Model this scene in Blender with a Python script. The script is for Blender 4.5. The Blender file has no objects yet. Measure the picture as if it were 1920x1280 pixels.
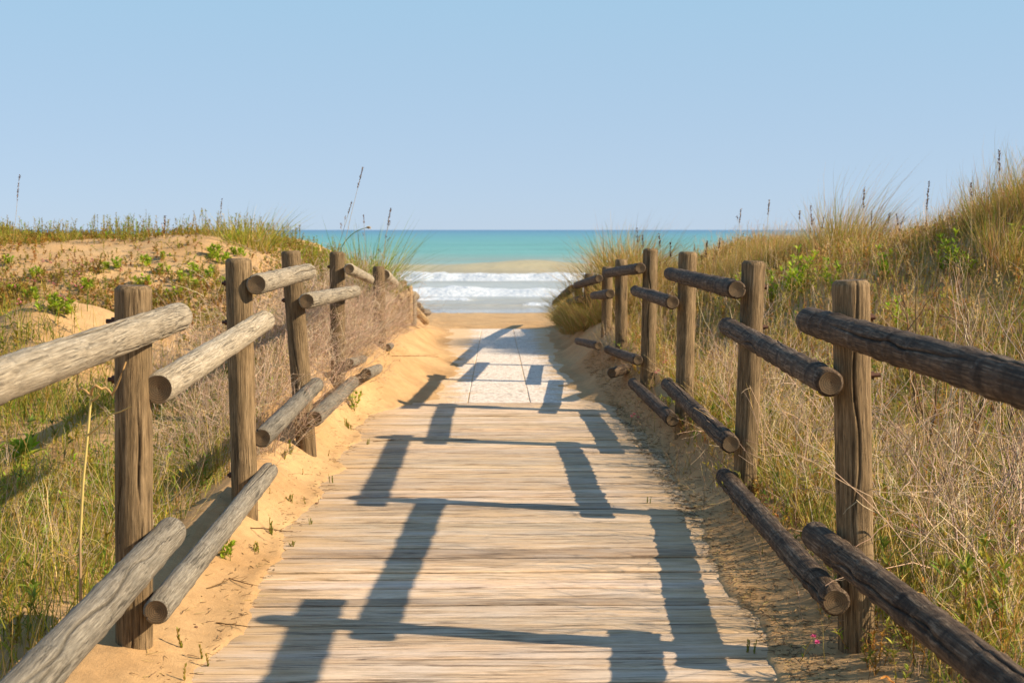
import bpy, math
import numpy as np
from mathutils import Vector, Matrix

# ------------------------------------------------------------------ camera, sky, sun, exposure
scene = bpy.context.scene
C = scene.collection
FPX = 2350.0                      # focal length in pixels of the 1920 wide photograph
CAM = Vector((0.0, 0.0, 1.51))
cam_d = bpy.data.cameras.new('camera')
cam_d.sensor_width = 36.0
cam_d.lens = FPX / 1920.0 * 36.0
cam_d.clip_start = 0.05
cam_d.clip_end = 60000.0
cam_d.dof.use_dof = True
cam_d.dof.focus_distance = 5.6
cam_d.dof.aperture_fstop = 5.6
cam = bpy.data.objects.new('camera', cam_d)
C.objects.link(cam)
cam.location = CAM
cam.rotation_euler = (math.radians(90) - math.atan(209.0 / FPX), 0.0, -math.atan(30.0 / FPX))
scene.camera = cam
RM = cam.rotation_euler.to_matrix()

SUN_DIR = Vector((2.2, -0.52, 1.39)).normalized()
SUN_EL = math.asin(SUN_DIR.z)
SUN_ROT = math.atan2(SUN_DIR.x, SUN_DIR.y)
w = bpy.data.worlds.new('World')
scene.world = w
w.use_nodes = True
nt = w.node_tree
bg = nt.nodes['Background']
sky = nt.nodes.new('ShaderNodeTexSky')
sky.sky_type = 'NISHITA'
sky.sun_disc = False
sky.sun_elevation = SUN_EL
sky.sun_rotation = SUN_ROT
sky.altitude = 0.0
sky.air_density = 0.55
sky.dust_density = 0.15
sky.ozone_density = 3.0
# pale blue colour ramp by elevation, mixed over most of the sky texture
mixn = nt.nodes.new('ShaderNodeMix'); mixn.data_type = 'RGBA'
mixn.inputs[0].default_value = 0.88
wtc = nt.nodes.new('ShaderNodeTexCoord'); wsp = nt.nodes.new('ShaderNodeSeparateXYZ')
nt.links.new(wtc.outputs['Generated'], wsp.inputs[0])
wr = nt.nodes.new('ShaderNodeValToRGB')
while len(wr.color_ramp.elements) < 4: wr.color_ramp.elements.new(0.5)
for e, (p_, c_) in zip(wr.color_ramp.elements, [(0.0, (2.72, 3.38, 4.30)), (0.06, (2.60, 3.42, 4.34)), (0.18, (2.24, 3.48, 4.52)), (0.8, (1.15, 2.3, 4.0))]):
    e.position = p_; e.color = (c_[0] / 5, c_[1] / 5, c_[2] / 5, 1)
nt.links.new(wsp.outputs[2], wr.inputs[0])
wm = nt.nodes.new('ShaderNodeVectorMath'); wm.operation = 'SCALE'; wm.inputs[3].default_value = 5.0
nt.links.new(wr.outputs[0], wm.inputs[0])
nt.links.new(wm.outputs[0], mixn.inputs[7])
nt.links.new(sky.outputs[0], mixn.inputs[6])
nt.links.new(mixn.outputs[2], bg.inputs[0])
bg.inputs[1].default_value = 0.1
ld = bpy.data.lights.new('sun', 'SUN')
ld.energy = 5.0
ld.angle = math.radians(0.5)
ld.color = (1.0, 0.83, 0.60)
sun = bpy.data.objects.new('sun', ld)
C.objects.link(sun)
sun.rotation_euler = SUN_DIR.to_track_quat('Z', 'Y').to_euler()
sun.location = (20, -5, 15)
scene.view_settings.view_transform = 'Standard'
scene.view_settings.look = 'None'
scene.view_settings.gamma = 1.0
scene.view_settings.use_curve_mapping = False
scene.view_settings.exposure = 0.82
scene.cycles.max_bounces = 6
scene.cycles.diffuse_bounces = 3
scene.cycles.glossy_bounces = 2
scene.cycles.transmission_bounces = 3
scene.cycles.transparent_max_bounces = 4

# ------------------------------------------------------------------ helpers
def ray(px, py):
    v = Vector(((px - 960.0) / FPX, -(py - 640.0) / FPX, -1.0))
    return RM @ v
def at_y(px, py, Y):
    d = ray(px, py)
    return CAM + d * (Y / d.y)
def at_x(px, py, X):
    d = ray(px, py)
    return CAM + d * (X / d.x)

def tag(o, label=None, cat=None, group=None, kind=None):
    if label: o['label'] = label
    if cat: o['category'] = cat
    if group: o['group'] = group
    if kind: o['kind'] = kind
    return o
def empty(name, loc):
    o = bpy.data.objects.new(name, None)
    o.empty_display_size = 0.1
    C.objects.link(o)
    o.location = loc
    return o

def _h(ix, iy, iz, seed):
    n = (ix.astype(np.int64) * 374761393 + iy.astype(np.int64) * 668265263 + iz.astype(np.int64) * 2147483647 + seed * 974711) & 0xFFFFFFFF
    n = ((n ^ (n >> 13)) * 1274126177) & 0xFFFFFFFF
    n = (n ^ (n >> 16)) & 0xFFFFFFFF
    return n.astype(np.float64) / 4294967295.0
def vn(x, y, z=0.0, seed=0):
    """value noise, 0..1"""
    x, y, z = np.broadcast_arrays(np.asarray(x, float), np.asarray(y, float), np.asarray(z, float))
    ix, iy, iz = np.floor(x), np.floor(y), np.floor(z)
    fx, fy, fz = x - ix, y - iy, z - iz
    fx = fx * fx * (3 - 2 * fx); fy = fy * fy * (3 - 2 * fy); fz = fz * fz * (3 - 2 * fz)
    def L(dz):
        a = _h(ix, iy, iz + dz, seed); b = _h(ix + 1, iy, iz + dz, seed)
        c = _h(ix, iy + 1, iz + dz, seed); d = _h(ix + 1, iy + 1, iz + dz, seed)
        return (a * (1 - fx) + b * fx) * (1 - fy) + (c * (1 - fx) + d * fx) * fy
    return L(0) * (1 - fz) + L(1) * fz
def fbm(x, y, z=0.0, seed=0, oct=4):
    s = 0.0; a = 0.5; t = 0.0
    for k in range(oct):
        s = s + a * vn(x * 2 ** k, y * 2 ** k, z * 2 ** k, seed + k * 7); t += a; a *= 0.5
    return s / t
def sm(x, a, b):
    t = np.clip((x - a) / (b - a), 0, 1)
    return t * t * (3 - 2 * t)

class Geo:
    def __init__(s):
        s.v = []; s.f = []; s.m = []; s.col = []; s.n = 0; s.extra = {}
    def add(s, v, faces, col=None, mat=0, extra=None):
        v = np.asarray(v, float).reshape(-1, 3)
        for f in faces:
            f = np.asarray(f, np.int64)
            s.f.append(f + s.n); s.m.append(np.full(len(f), mat, np.int32))
        if col is None: col = np.full((len(v), 3), 0.5)
        col = np.broadcast_to(np.asarray(col, float), (len(v), 3))
        s.col.append(col)
        e = extra if extra is not None else np.zeros(len(v))
        s.extra.setdefault('ex', []).append(np.broadcast_to(np.asarray(e, float), (len(v),)))
        s.v.append(v); s.n += len(v)
    def mesh(s, name, mats, smooth=True):
        me = bpy.data.meshes.new(name)
        V = np.concatenate(s.v)
        me.vertices.add(len(V)); me.vertices.foreach_set('co', V.astype(np.float32).ravel())
        li = np.concatenate([f.ravel() for f in s.f]).astype(np.int32)
        sizes = np.concatenate([np.full(len(f), f.shape[1], np.int32) for f in s.f])
        starts = np.concatenate(([0], np.cumsum(sizes)[:-1])).astype(np.int32)
        me.loops.add(len(li)); me.loops.foreach_set('vertex_index', li)
        me.polygons.add(len(sizes)); me.polygons.foreach_set('loop_start', starts)
        me.polygons.foreach_set('material_index', np.concatenate(s.m))
        me.polygons.foreach_set('use_smooth', np.full(len(sizes), bool(smooth)))
        a = me.attributes.new('tint', 'FLOAT_COLOR', 'POINT')
        c4 = np.ones((len(V), 4), np.float32); c4[:, :3] = np.concatenate(s.col)
        a.data.foreach_set('color', c4.ravel())
        a = me.attributes.new('ex', 'FLOAT', 'POINT')
        a.data.foreach_set('value', np.concatenate(s.extra['ex']).astype(np.float32))
        for m in mats: me.materials.append(m)
        me.update(); me.validate()
        return me
    def build(s, name, mats, parent=None, loc=None, smooth=True):
        """vertices are in world space; the object's origin is put at loc"""
        loc = Vector(loc) if loc is not None else Vector((0, 0, 0))
        if s.v and loc.length > 0:
            s.v = [v - np.array(loc) for v in s.v]
        o = bpy.data.objects.new(name, s.mesh(name, mats, smooth))
        C.objects.link(o)
        o.location = loc - (parent.location if parent else Vector((0, 0, 0)))
        if parent: o.parent = parent
        return o
def grid_faces(nr, nc):
    i = np.arange(nr - 1)[:, None] * nc + np.arange(nc - 1)[None, :]
    return np.stack([i, i + 1, i + nc + 1, i + nc], -1).reshape(-1, 4)

# ------------------------------------------------------------------ materials
def newmat(name):
    m = bpy.data.materials.new(name); m.use_nodes = True
    return m, m.node_tree.nodes, m.node_tree.links, m.node_tree.nodes['Principled BSDF']
def N(nodes, t, **kw):
    n = nodes.new(t)
    for k, v in kw.items():
        if k.startswith('i_'): n.inputs[int(k[2:]) if k[2:].isdigit() else k[2:]].default_value = v
        else: setattr(n, k, v)
    return n
def ramp(nodes, stops, interp='LINEAR'):
    r = nodes.new('ShaderNodeValToRGB'); cr = r.color_ramp; cr.interpolation = interp
    while len(cr.elements) < len(stops): cr.elements.new(0.5)
    for e, (p, c) in zip(cr.elements, stops):
        e.position = p; e.color = (*c, 1) if len(c) == 3 else c
    return r
def mixc(nodes, links, fac, a, b, mode='MIX'):
    m = nodes.new('ShaderNodeMix'); m.data_type = 'RGBA'; m.blend_type = mode
    for sock, val in ((m.inputs[0], fac), (m.inputs[6], a), (m.inputs[7], b)):
        if hasattr(val, 'is_output'): links.new(val, sock)
        elif isinstance(val, tuple): sock.default_value = (*val, 1)
        else: sock.default_value = val
    return m.outputs[2]
def math_(nodes, links, op, a, b=None, clamp=False):
    m = nodes.new('ShaderNodeMath'); m.operation = op; m.use_clamp = clamp
    for i, val in enumerate((a, b)):
        if val is None: continue
        if hasattr(val, 'is_output'): links.new(val, m.inputs[i])
        else: m.inputs[i].default_value = val
    return m.outputs[0]
def noise(nodes, links, vec, scale, detail=4, rough=0.55, dist=0.0):
    n = nodes.new('ShaderNodeTexNoise'); n.inputs['Scale'].default_value = scale
    n.inputs['Detail'].default_value = detail; n.inputs['Roughness'].default_value = rough
    n.inputs['Distortion'].default_value = dist
    if vec is not None: links.new(vec, n.inputs['Vector'])
    return n.outputs[0]
def mapping(nodes, links, vec, sc, loc=(0, 0, 0)):
    m = nodes.new('ShaderNodeMapping'); m.inputs['Scale'].default_value = sc; m.inputs['Location'].default_value = loc
    links.new(vec, m.inputs['Vector']); return m.outputs[0]
def maprange(nodes, links, v, a, b, c=0.0, d=1.0):
    m = nodes.new('ShaderNodeMapRange'); links.new(v, m.inputs[0])
    m.inputs[1].default_value = a; m.inputs[2].default_value = b; m.inputs[3].default_value = c; m.inputs[4].default_value = d
    return m.outputs[0]
def bump(nodes, links, h, strength, dist, prev=None):
    b = nodes.new('ShaderNodeBump'); b.inputs['Strength'].default_value = strength; b.inputs['Distance'].default_value = dist
    links.new(h, b.inputs['Height'])
    if prev is not None: links.new(prev, b.inputs['Normal'])
    return b.outputs[0]

SAND_A, SAND_B = (0.42, 0.248, 0.108), (0.56, 0.36, 0.175)
def mat_sand():
    m, n, l, b = newmat('sand')
    tc = n.new('ShaderNodeTexCoord').outputs['Object']
    big = noise(n, l, tc, 1.3, 5); med = noise(n, l, tc, 14, 4); fine = noise(n, l, tc, 420, 2)
    r = ramp(n, [(0.3, SAND_A), (0.72, SAND_B)]); l.new(big, r.inputs[0])
    c = mixc(n, l, 0.35, r.outputs[0], maprange(n, l, med, 0.3, 0.7, 0.55, 1.1), 'MULTIPLY')
    g = maprange(n, l, fine, 0.35, 0.65, 0.8, 1.12)
    c = mixc(n, l, 1.0, c, g, 'MULTIPLY')
    sep = n.new('ShaderNodeSeparateXYZ'); l.new(tc, sep.inputs[0])
    wob = math_(n, l, 'ADD', sep.outputs[1], maprange(n, l, noise(n, l, mapping(n, l, tc, (0.15, 1, 1)), 0.8, 2), 0, 1, -1.5, 1.5))
    wet = maprange(n, l, wob, 44.2, 45.6)
    damp = maprange(n, l, wob, 25, 44, 0, 0.45)
    c = mixc(n, l, damp, c, (0.44, 0.30, 0.165))
    c = mixc(n, l, wet, c, (0.19, 0.15, 0.10))
    l.new(c, b.inputs['Base Color'])
    l.new(maprange(n, l, wet, 0, 1, 0.95, 0.12), b.inputs['Roughness'])
    b.inputs['Specular IOR Level'].default_value = 0.25
    l.new(maprange(n, l, wet, 0, 1, 0.2, 0.9), b.inputs['Specular IOR Level'])
    rip = noise(n, l, mapping(n, l, tc, (2.2, 6.5, 1)), 1.0, 3)
    foot = n.new('ShaderNodeTexVoronoi'); foot.inputs['Scale'].default_value = 2.4; l.new(tc, foot.inputs['Vector'])
    clod = noise(n, l, tc, 75, 4, 0.65)
    hgt = math_(n, l, 'ADD', math_(n, l, 'MULTIPLY', med, 0.4), math_(n, l, 'ADD', math_(n, l, 'MULTIPLY', fine, 0.10), math_(n, l, 'MULTIPLY', clod, 0.22)))
    dry = maprange(n, l, wet, 0, 1, 1, 0.03)
    fmask = math_(n, l, 'MULTIPLY', maprange(n, l, sep.outputs[1], 21, 24, 0, 0.8), dry)
    hgt = math_(n, l, 'ADD', math_(n, l, 'MULTIPLY', hgt, dry), math_(n, l, 'MULTIPLY', math_(n, l, 'ADD', foot.outputs[0], rip), fmask))
    l.new(bump(n, l, hgt, 0.6, 0.035), b.inputs['Normal'])
    return m
def mat_board():
    m, n, l, b = newmat('weathered_board')
    tc = n.new('ShaderNodeTexCoord').outputs['Object']
    at = N(n, 'ShaderNodeAttribute', attribute_name='tint')
    ex = N(n, 'ShaderNodeAttribute', attribute_name='ex')
    cv = n.new('ShaderNodeCombineXYZ'); l.new(math_(n, l, 'MULTIPLY', ex.outputs['Fac'], 37.0), cv.inputs[0])
    va = n.new('ShaderNodeVectorMath'); va.operation = 'ADD'; l.new(tc, va.inputs[0]); l.new(cv.outputs[0], va.inputs[1])
    p = va.outputs[0]
    g1 = noise(n, l, mapping(n, l, p, (5.0, 120, 120)), 1.0, 8, 0.72, 0.3)
    g2 = noise(n, l, mapping(n, l, p, (22, 430, 430)), 1.0, 4, 0.65)
    bl = noise(n, l, mapping(n, l, p, (2.2, 10, 10)), 1.0, 4)
    r = ramp(n, [(0.31, (0.27, 0.165, 0.095)), (0.40, (0.56, 0.385, 0.235)), (0.56, (0.68, 0.49, 0.315)), (0.72, (0.79, 0.615, 0.44))]); l.new(g1, r.inputs[0])
    c = mixc(n, l, maprange(n, l, bl, 0.42, 0.75, 0, 0.65), r.outputs[0], (0.58, 0.52, 0.46))
    c = mixc(n, l, 0.5, c, maprange(n, l, g2, 0.34, 0.58, 0.6, 1.1), 'MULTIPLY')
    st = noise(n, l, mapping(n, l, p, (3.2, 26, 26), (2, 3, 8)), 1.0, 7, 0.72, 0.6)
    c = mixc(n, l, maprange(n, l, st, 0.54, 0.66, 0, 0.34), c, (0.225, 0.145, 0.09))
    c = mixc(n, l, maprange(n, l, st, 0.36, 0.46, 0.5, 0), c, (0.75, 0.61, 0.45))
    ck = noise(n, l, mapping(n, l, p, (1.6, 62, 62), (4, 7, 2)), 1.0, 3, 0.5, 0.2)
    ckl = maprange(n, l, math_(n, l, 'ABSOLUTE', math_(n, l, 'SUBTRACT', ck, 0.5)), 0.0, 0.045, 1, 0)
    ckl = math_(n, l, 'MULTIPLY', ckl, maprange(n, l, noise(n, l, mapping(n, l, p, (2.0, 14, 14), (1, 5, 3)), 1.0, 2), 0.44, 0.56))
    c = mixc(n, l, math_(n, l, 'MULTIPLY', ckl, 0.8), c, (0.10, 0.062, 0.038))
    c = mixc(n, l, 1.0, c, at.outputs['Color'], 'MULTIPLY')
    # sand trodden over the boards, thicker towards both edges
    sep = n.new('ShaderNodeSeparateXYZ'); l.new(tc, sep.inputs[0])
    ax = math_(n, l, 'ABSOLUTE', sep.outputs[0])
    sn = noise(n, l, mapping(n, l, tc, (1.2, 9, 1)), 1.5, 5, 0.6)
    sf = math_(n, l, 'ADD', maprange(n, l, ax, 0.35, 1.1, 0, 0.62), math_(n, l, 'MULTIPLY', math_(n, l, 'SUBTRACT', sn, 0.5), 1.1))
    fine = noise(n, l, tc, 300, 2)
    sf = math_(n, l, 'ADD', sf, math_(n, l, 'MULTIPLY', math_(n, l, 'SUBTRACT', fine, 0.5), 0.7))
    c = mixc(n, l, maprange(n, l, sf, 0.32, 0.62, 0, 0.75), c, (0.56, 0.37, 0.19))
    l.new(c, b.inputs['Base Color']); b.inputs['Roughness'].default_value = 0.85
    b.inputs['Specular IOR Level'].default_value = 0.2
    l.new(bump(n, l, math_(n, l, 'SUBTRACT', math_(n, l, 'ADD', g1, math_(n, l, 'MULTIPLY', g2, 0.6)), ckl), 0.8, 0.005), b.inputs['Normal'])
    return m
def mat_concrete():
    m, n, l, b = newmat('pebbled_concrete')
    tc = n.new('ShaderNodeTexCoord').outputs['Object']
    vo = n.new('ShaderNodeTexVoronoi'); vo.inputs['Scale'].default_value = 38; l.new(tc, vo.inputs['Vector'])
    hs = n.new('ShaderNodeSeparateColor'); l.new(vo.outputs['Color'], hs.inputs[0])
    r = ramp(n, [(0.0, (0.38, 0.30, 0.235)), (0.25, (0.68, 0.585, 0.49)), (0.7, (0.79, 0.69, 0.59)), (1.0, (0.88, 0.79, 0.69))]); l.new(hs.outputs[0], r.inputs[0])
    c = mixc(n, l, maprange(n, l, vo.outputs['Distance'], 0.3, 0.6, 0, 0.5), r.outputs[0], (0.46, 0.39, 0.32))
    sep = n.new('ShaderNodeSeparateXYZ'); l.new(tc, sep.inputs[0])
    sn = noise(n, l, mapping(n, l, tc, (1.6, 3, 1)), 1.2, 5, 0.65)
    xx = math_(n, l, 'ABSOLUTE', math_(n, l, 'SUBTRACT', sep.outputs[0], 0.12))
    sf = math_(n, l, 'ADD', maprange(n, l, xx, 0.15, 0.75, 0.04, 0.85), math_(n, l, 'MULTIPLY', math_(n, l, 'SUBTRACT', sn, 0.5), 1.5))
    c = mixc(n, l, maprange(n, l, sf, 0.38, 0.62, 0, 0.85), c, (0.60, 0.40, 0.21))
    l.new(c, b.inputs['Base Color']); b.inputs['Roughness'].default_value = 0.9
    b.inputs['Specular IOR Level'].default_value = 0.2
    l.new(bump(n, l, vo.outputs['Distance'], 0.6, 0.006), b.inputs['Normal'])
    return m
def mat_log(name, dark, mid, light, blotch, blotch_amt, BL=(14, 14, 7)):
    """round timber: grain runs along the log's local z"""
    m, n, l, b = newmat(name)
    tc = n.new('ShaderNodeTexCoord').outputs['Object']
    oi = n.new('ShaderNodeObjectInfo')
    cv = n.new('ShaderNodeCombineXYZ'); l.new(math_(n, l, 'MULTIPLY', oi.outputs['Random'], 50.0), cv.inputs[0]); l.new(math_(n, l, 'MULTIPLY', oi.outputs['Random'], 31.0), cv.inputs[2])
    va = n.new('ShaderNodeVectorMath'); va.operation = 'ADD'; l.new(tc, va.inputs[0]); l.new(cv.outputs[0], va.inputs[1])
    p = va.outputs[0]
    g1 = noise(n, l, mapping(n, l, p, (120, 120, 5.0)), 1.0, 6, 0.66, 0.5)
    g2 = noise(n, l, mapping(n, l, p, (380, 380, 16)), 1.0, 4, 0.65)
    bl = noise(n, l, mapping(n, l, p, BL), 1.0, 6, 0.66)
    r = ramp(n, [(0.3, dark), (0.5, mid), (0.72, light)]); l.new(g1, r.inputs[0])
    c = mixc(n, l, maprange(n, l, bl, 0.45, 0.68, 0, blotch_amt), r.outputs[0], blotch)
    c = mixc(n, l, 0.85, c, maprange(n, l, g2, 0.36, 0.62, 0.48, 1.15), 'MULTIPLY')
    # fine drying checks along the grain
    ck = noise(n, l, mapping(n, l, p, (110, 110, 2.4), (3, 9, 1)), 1.0, 3, 0.5, 0.35)
    ckl = maprange(n, l, math_(n, l, 'ABSOLUTE', math_(n, l, 'SUBTRACT', ck, 0.5)), 0.0, 0.03, 1, 0)
    msk = maprange(n, l, noise(n, l, mapping(n, l, p, (14, 14, 4), (5, 1, 2)), 1.0, 2), 0.44, 0.56)
    ckl = math_(n, l, 'MULTIPLY', ckl, msk)
    c = mixc(n, l, math_(n, l, 'MULTIPLY', ckl, 0.75), c, tuple(x * 0.35 for x in dark))
    ex = N(n, 'ShaderNodeAttribute', attribute_name='ex')
    c = mixc(n, l, ex.outputs['Fac'], c, tuple(x * 0.3 for x in dark))
    rv = maprange(n, l, oi.outputs['Random'], 0, 1, 0.85, 1.12)
    c = mixc(n, l, 1.0, c, rv, 'MULTIPLY')
    l.new(c, b.inputs['Base Color']); b.inputs['Roughness'].default_value = 0.8
    b.inputs['Specular IOR Level'].default_value = 0.25
    h = math_(n, l, 'SUBTRACT', math_(n, l, 'ADD', g1, math_(n, l, 'MULTIPLY', g2, 0.5)), ckl)
    h = math_(n, l, 'ADD', h, math_(n, l, 'MULTIPLY', bl, 0.5))
    l.new(bump(n, l, h, 0.75, 0.006), b.inputs['Normal'])
    return m
def mat_end():
    m, n, l, b = newmat('end_grain')
    tc = n.new('ShaderNodeTexCoord').outputs['Object']
    fl = mapping(n, l, tc, (1, 1, 0))
    wob = noise(n, l, fl, 30, 3)
    ln = n.new('ShaderNodeVectorMath'); ln.operation = 'LENGTH'; l.new(fl, ln.inputs[0])
    rr = math_(n, l, 'ADD', math_(n, l, 'MULTIPLY', ln.outputs[1], 140.0), math_(n, l, 'MULTIPLY', wob, 1.2))
    s = math_(n, l, 'FRACT', rr)
    r = ramp(n, [(0.0, (0.042, 0.025, 0.012)), (0.5, (0.155, 0.095, 0.043)), (1.0, (0.10, 0.06, 0.028))]); l.new(s, r.inputs[0])
    bl = noise(n, l, tc, 26, 4)
    c = mixc(n, l, maprange(n, l, bl, 0.4, 0.7, 0, 0.65), r.outputs[0], (0.055, 0.042, 0.022))
    l.new(c, b.inputs['Base Color']); b.inputs['Roughness'].default_value = 0.9
    l.new(bump(n, l, math_(n, l, 'ADD', s, noise(n, l, tc, 160, 3)), 0.6, 0.003), b.inputs['Normal'])
    return m
def mat_plain(name, col, rough=0.8, metal=0.0):
    m, n, l, b = newmat(name)
    tc = n.new('ShaderNodeTexCoord').outputs['Object']
    f = noise(n, l, tc, 60, 4)
    c = mixc(n, l, 1.0, col, maprange(n, l, f, 0.3, 0.7, 0.6, 1.25), 'MULTIPLY')
    l.new(c, b.inputs['Base Color']); b.inputs['Roughness'].default_value = rough; b.inputs['Metallic'].default_value = metal
    return m
def mat_plant(name, trans):
    m, n, l, b = newmat(name)
    at = N(n, 'ShaderNodeAttribute', attribute_name='tint')
    oi = n.new('ShaderNodeObjectInfo')
    c = mixc(n, l, 1.0, at.outputs['Color'], maprange(n, l, oi.outputs['Random'], 0, 1, 0.88, 1.12), 'MULTIPLY')
    l.new(c, b.inputs['Base Color']); b.inputs['Roughness'].default_value = 0.6
    b.inputs['Specular IOR Level'].default_value = 0.25
    if trans:
        t = n.new('ShaderNodeBsdfTranslucent'); l.new(c, t.inputs[0])
        mx = n.new('ShaderNodeMixShader'); mx.inputs[0].default_value = trans
        l.new(b.outputs[0], mx.inputs[1]); l.new(t.outputs[0], mx.inputs[2])
        l.new(mx.outputs[0], n['Material Output'].inputs[0])
    return m
def mat_water():
    m, n, l, b = newmat('sea_water')
    tc = n.new('ShaderNodeTexCoord').outputs['Object']
    sep = n.new('ShaderNodeSeparateXYZ'); l.new(tc, sep.inputs[0])
    y = sep.outputs[1]
    # depth of the water by distance from the shore (log scale)
    lg = math_(n, l, 'LOGARITHM', math_(n, l, 'MAXIMUM', y, 1.0), 10.0)
    pat = noise(n, l, mapping(n, l, tc, (0.012, 0.035, 1)), 1.0, 5, 0.6)
    pat2 = noise(n, l, mapping(n, l, tc, (0.05, 0.22, 1)), 1.0, 4, 0.6)
    lg2 = math_(n, l, 'ADD', lg, math_(n, l, 'MULTIPLY', math_(n, l, 'SUBTRACT', pat, 0.5), 0.42))
    f = maprange(n, l, lg2, 1.7, 4.1)
    def P(d): return (math.log10(d) - 1.7) / 2.4
    r = ramp(n, WATER_STOPS(P)); l.new(f, r.inputs[0])
    c = mixc(n, l, 0.5, r.outputs[0], maprange(n, l, pat2, 0.3, 0.7, 0.66, 1.22), 'MULTIPLY')
    ex = N(n, 'ShaderNodeAttribute', attribute_name='ex')
    fn = noise(n, l, mapping(n, l, tc, (1.2, 2.4, 2.0)), 1.0, 6, 0.7)
    fn2 = noise(n, l, mapping(n, l, tc, (5, 7, 7)), 1.0, 4, 0.7)
    foam = math_(n, l, 'ADD', ex.outputs['Fac'], math_(n, l, 'MULTIPLY', math_(n, l, 'SUBTRACT', math_(n, l, 'ADD', math_(n, l, 'MULTIPLY', fn, 0.6), math_(n, l, 'MULTIPLY', fn2, 0.4)), 0.5), 1.9))
    foam = maprange(n, l, foam, 0.42, 0.72)
    c = mixc(n, l, foam, c, mixc(n, l, maprange(n, l, fn2, 0.3, 0.7), (0.38, 0.45, 0.53), (0.64, 0.66, 0.68)))
    l.new(c, b.inputs['Base Color'])
    l.new(maprange(n, l, foam, 0, 1, 0.32, 0.95), b.inputs['Roughness'])
    l.new(maprange(n, l, foam, 0, 1, 0.22, 0.1), b.inputs['Specular IOR Level'])
    b.inputs['IOR'].default_value = 1.33
    rip = noise(n, l, mapping(n, l, tc, (0.8, 2.2, 1)), 1.0, 5, 0.6)
    rip2 = noise(n, l, mapping(n, l, tc, (4, 9, 9)), 1.0, 3, 0.6)
    hh = math_(n, l, 'ADD', rip, math_(n, l, 'MULTIPLY', math_(n, l, 'MULTIPLY', rip2, foam), 0.8))
    l.new(bump(n, l, hh, 0.6, 0.22), b.inputs['Normal'])
    return m
def WATER_STOPS(P):
    return [(0.0, (0.36, 0.33, 0.27)), (P(58), (0.36, 0.38, 0.37)), (P(84), (0.36, 0.38, 0.36)), (P(95), (0.38, 0.315, 0.20)), (P(113), (0.35, 0.33, 0.22)),
            (P(132), (0.23, 0.34, 0.29)), (P(180), (0.13, 0.33, 0.29)), (P(420), (0.095, 0.30, 0.30)), (P(1100), (0.075, 0.235, 0.32)), (P(5000), (0.055, 0.16, 0.29))]

M_SAND = mat_sand(); M_BOARD = mat_board(); M_CONC = mat_concrete(); M_WATER = mat_water()
M_POST = mat_log('brown_post_timber', (0.095, 0.058, 0.026), (0.225, 0.15, 0.075), (0.37, 0.26, 0.145), (0.14, 0.095, 0.045), 0.65)
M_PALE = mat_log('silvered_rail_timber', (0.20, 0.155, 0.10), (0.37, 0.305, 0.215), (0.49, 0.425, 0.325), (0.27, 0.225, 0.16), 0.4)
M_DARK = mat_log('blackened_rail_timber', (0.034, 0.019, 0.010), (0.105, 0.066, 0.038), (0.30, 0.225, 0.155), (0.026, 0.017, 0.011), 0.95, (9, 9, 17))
M_GREYLOG = mat_log('grey_low_rail_timber', (0.12, 0.098, 0.07), (0.22, 0.188, 0.142), (0.31, 0.275, 0.215), (0.16, 0.145, 0.115), 0.6)
M_ORANGE = mat_log('tan_fallen_timber', (0.30, 0.18, 0.08), (0.44, 0.29, 0.14), (0.55, 0.40, 0.23), (0.36, 0.24, 0.13), 0.5)
M_END = mat_end()
M_RUST = mat_plain('rusty_iron', (0.10, 0.045, 0.025), 0.75, 0.3)
M_LEAF = mat_plant('leaf', 0.40)
M_TWIG = mat_plant('dry_stem', 0.0)

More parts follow.
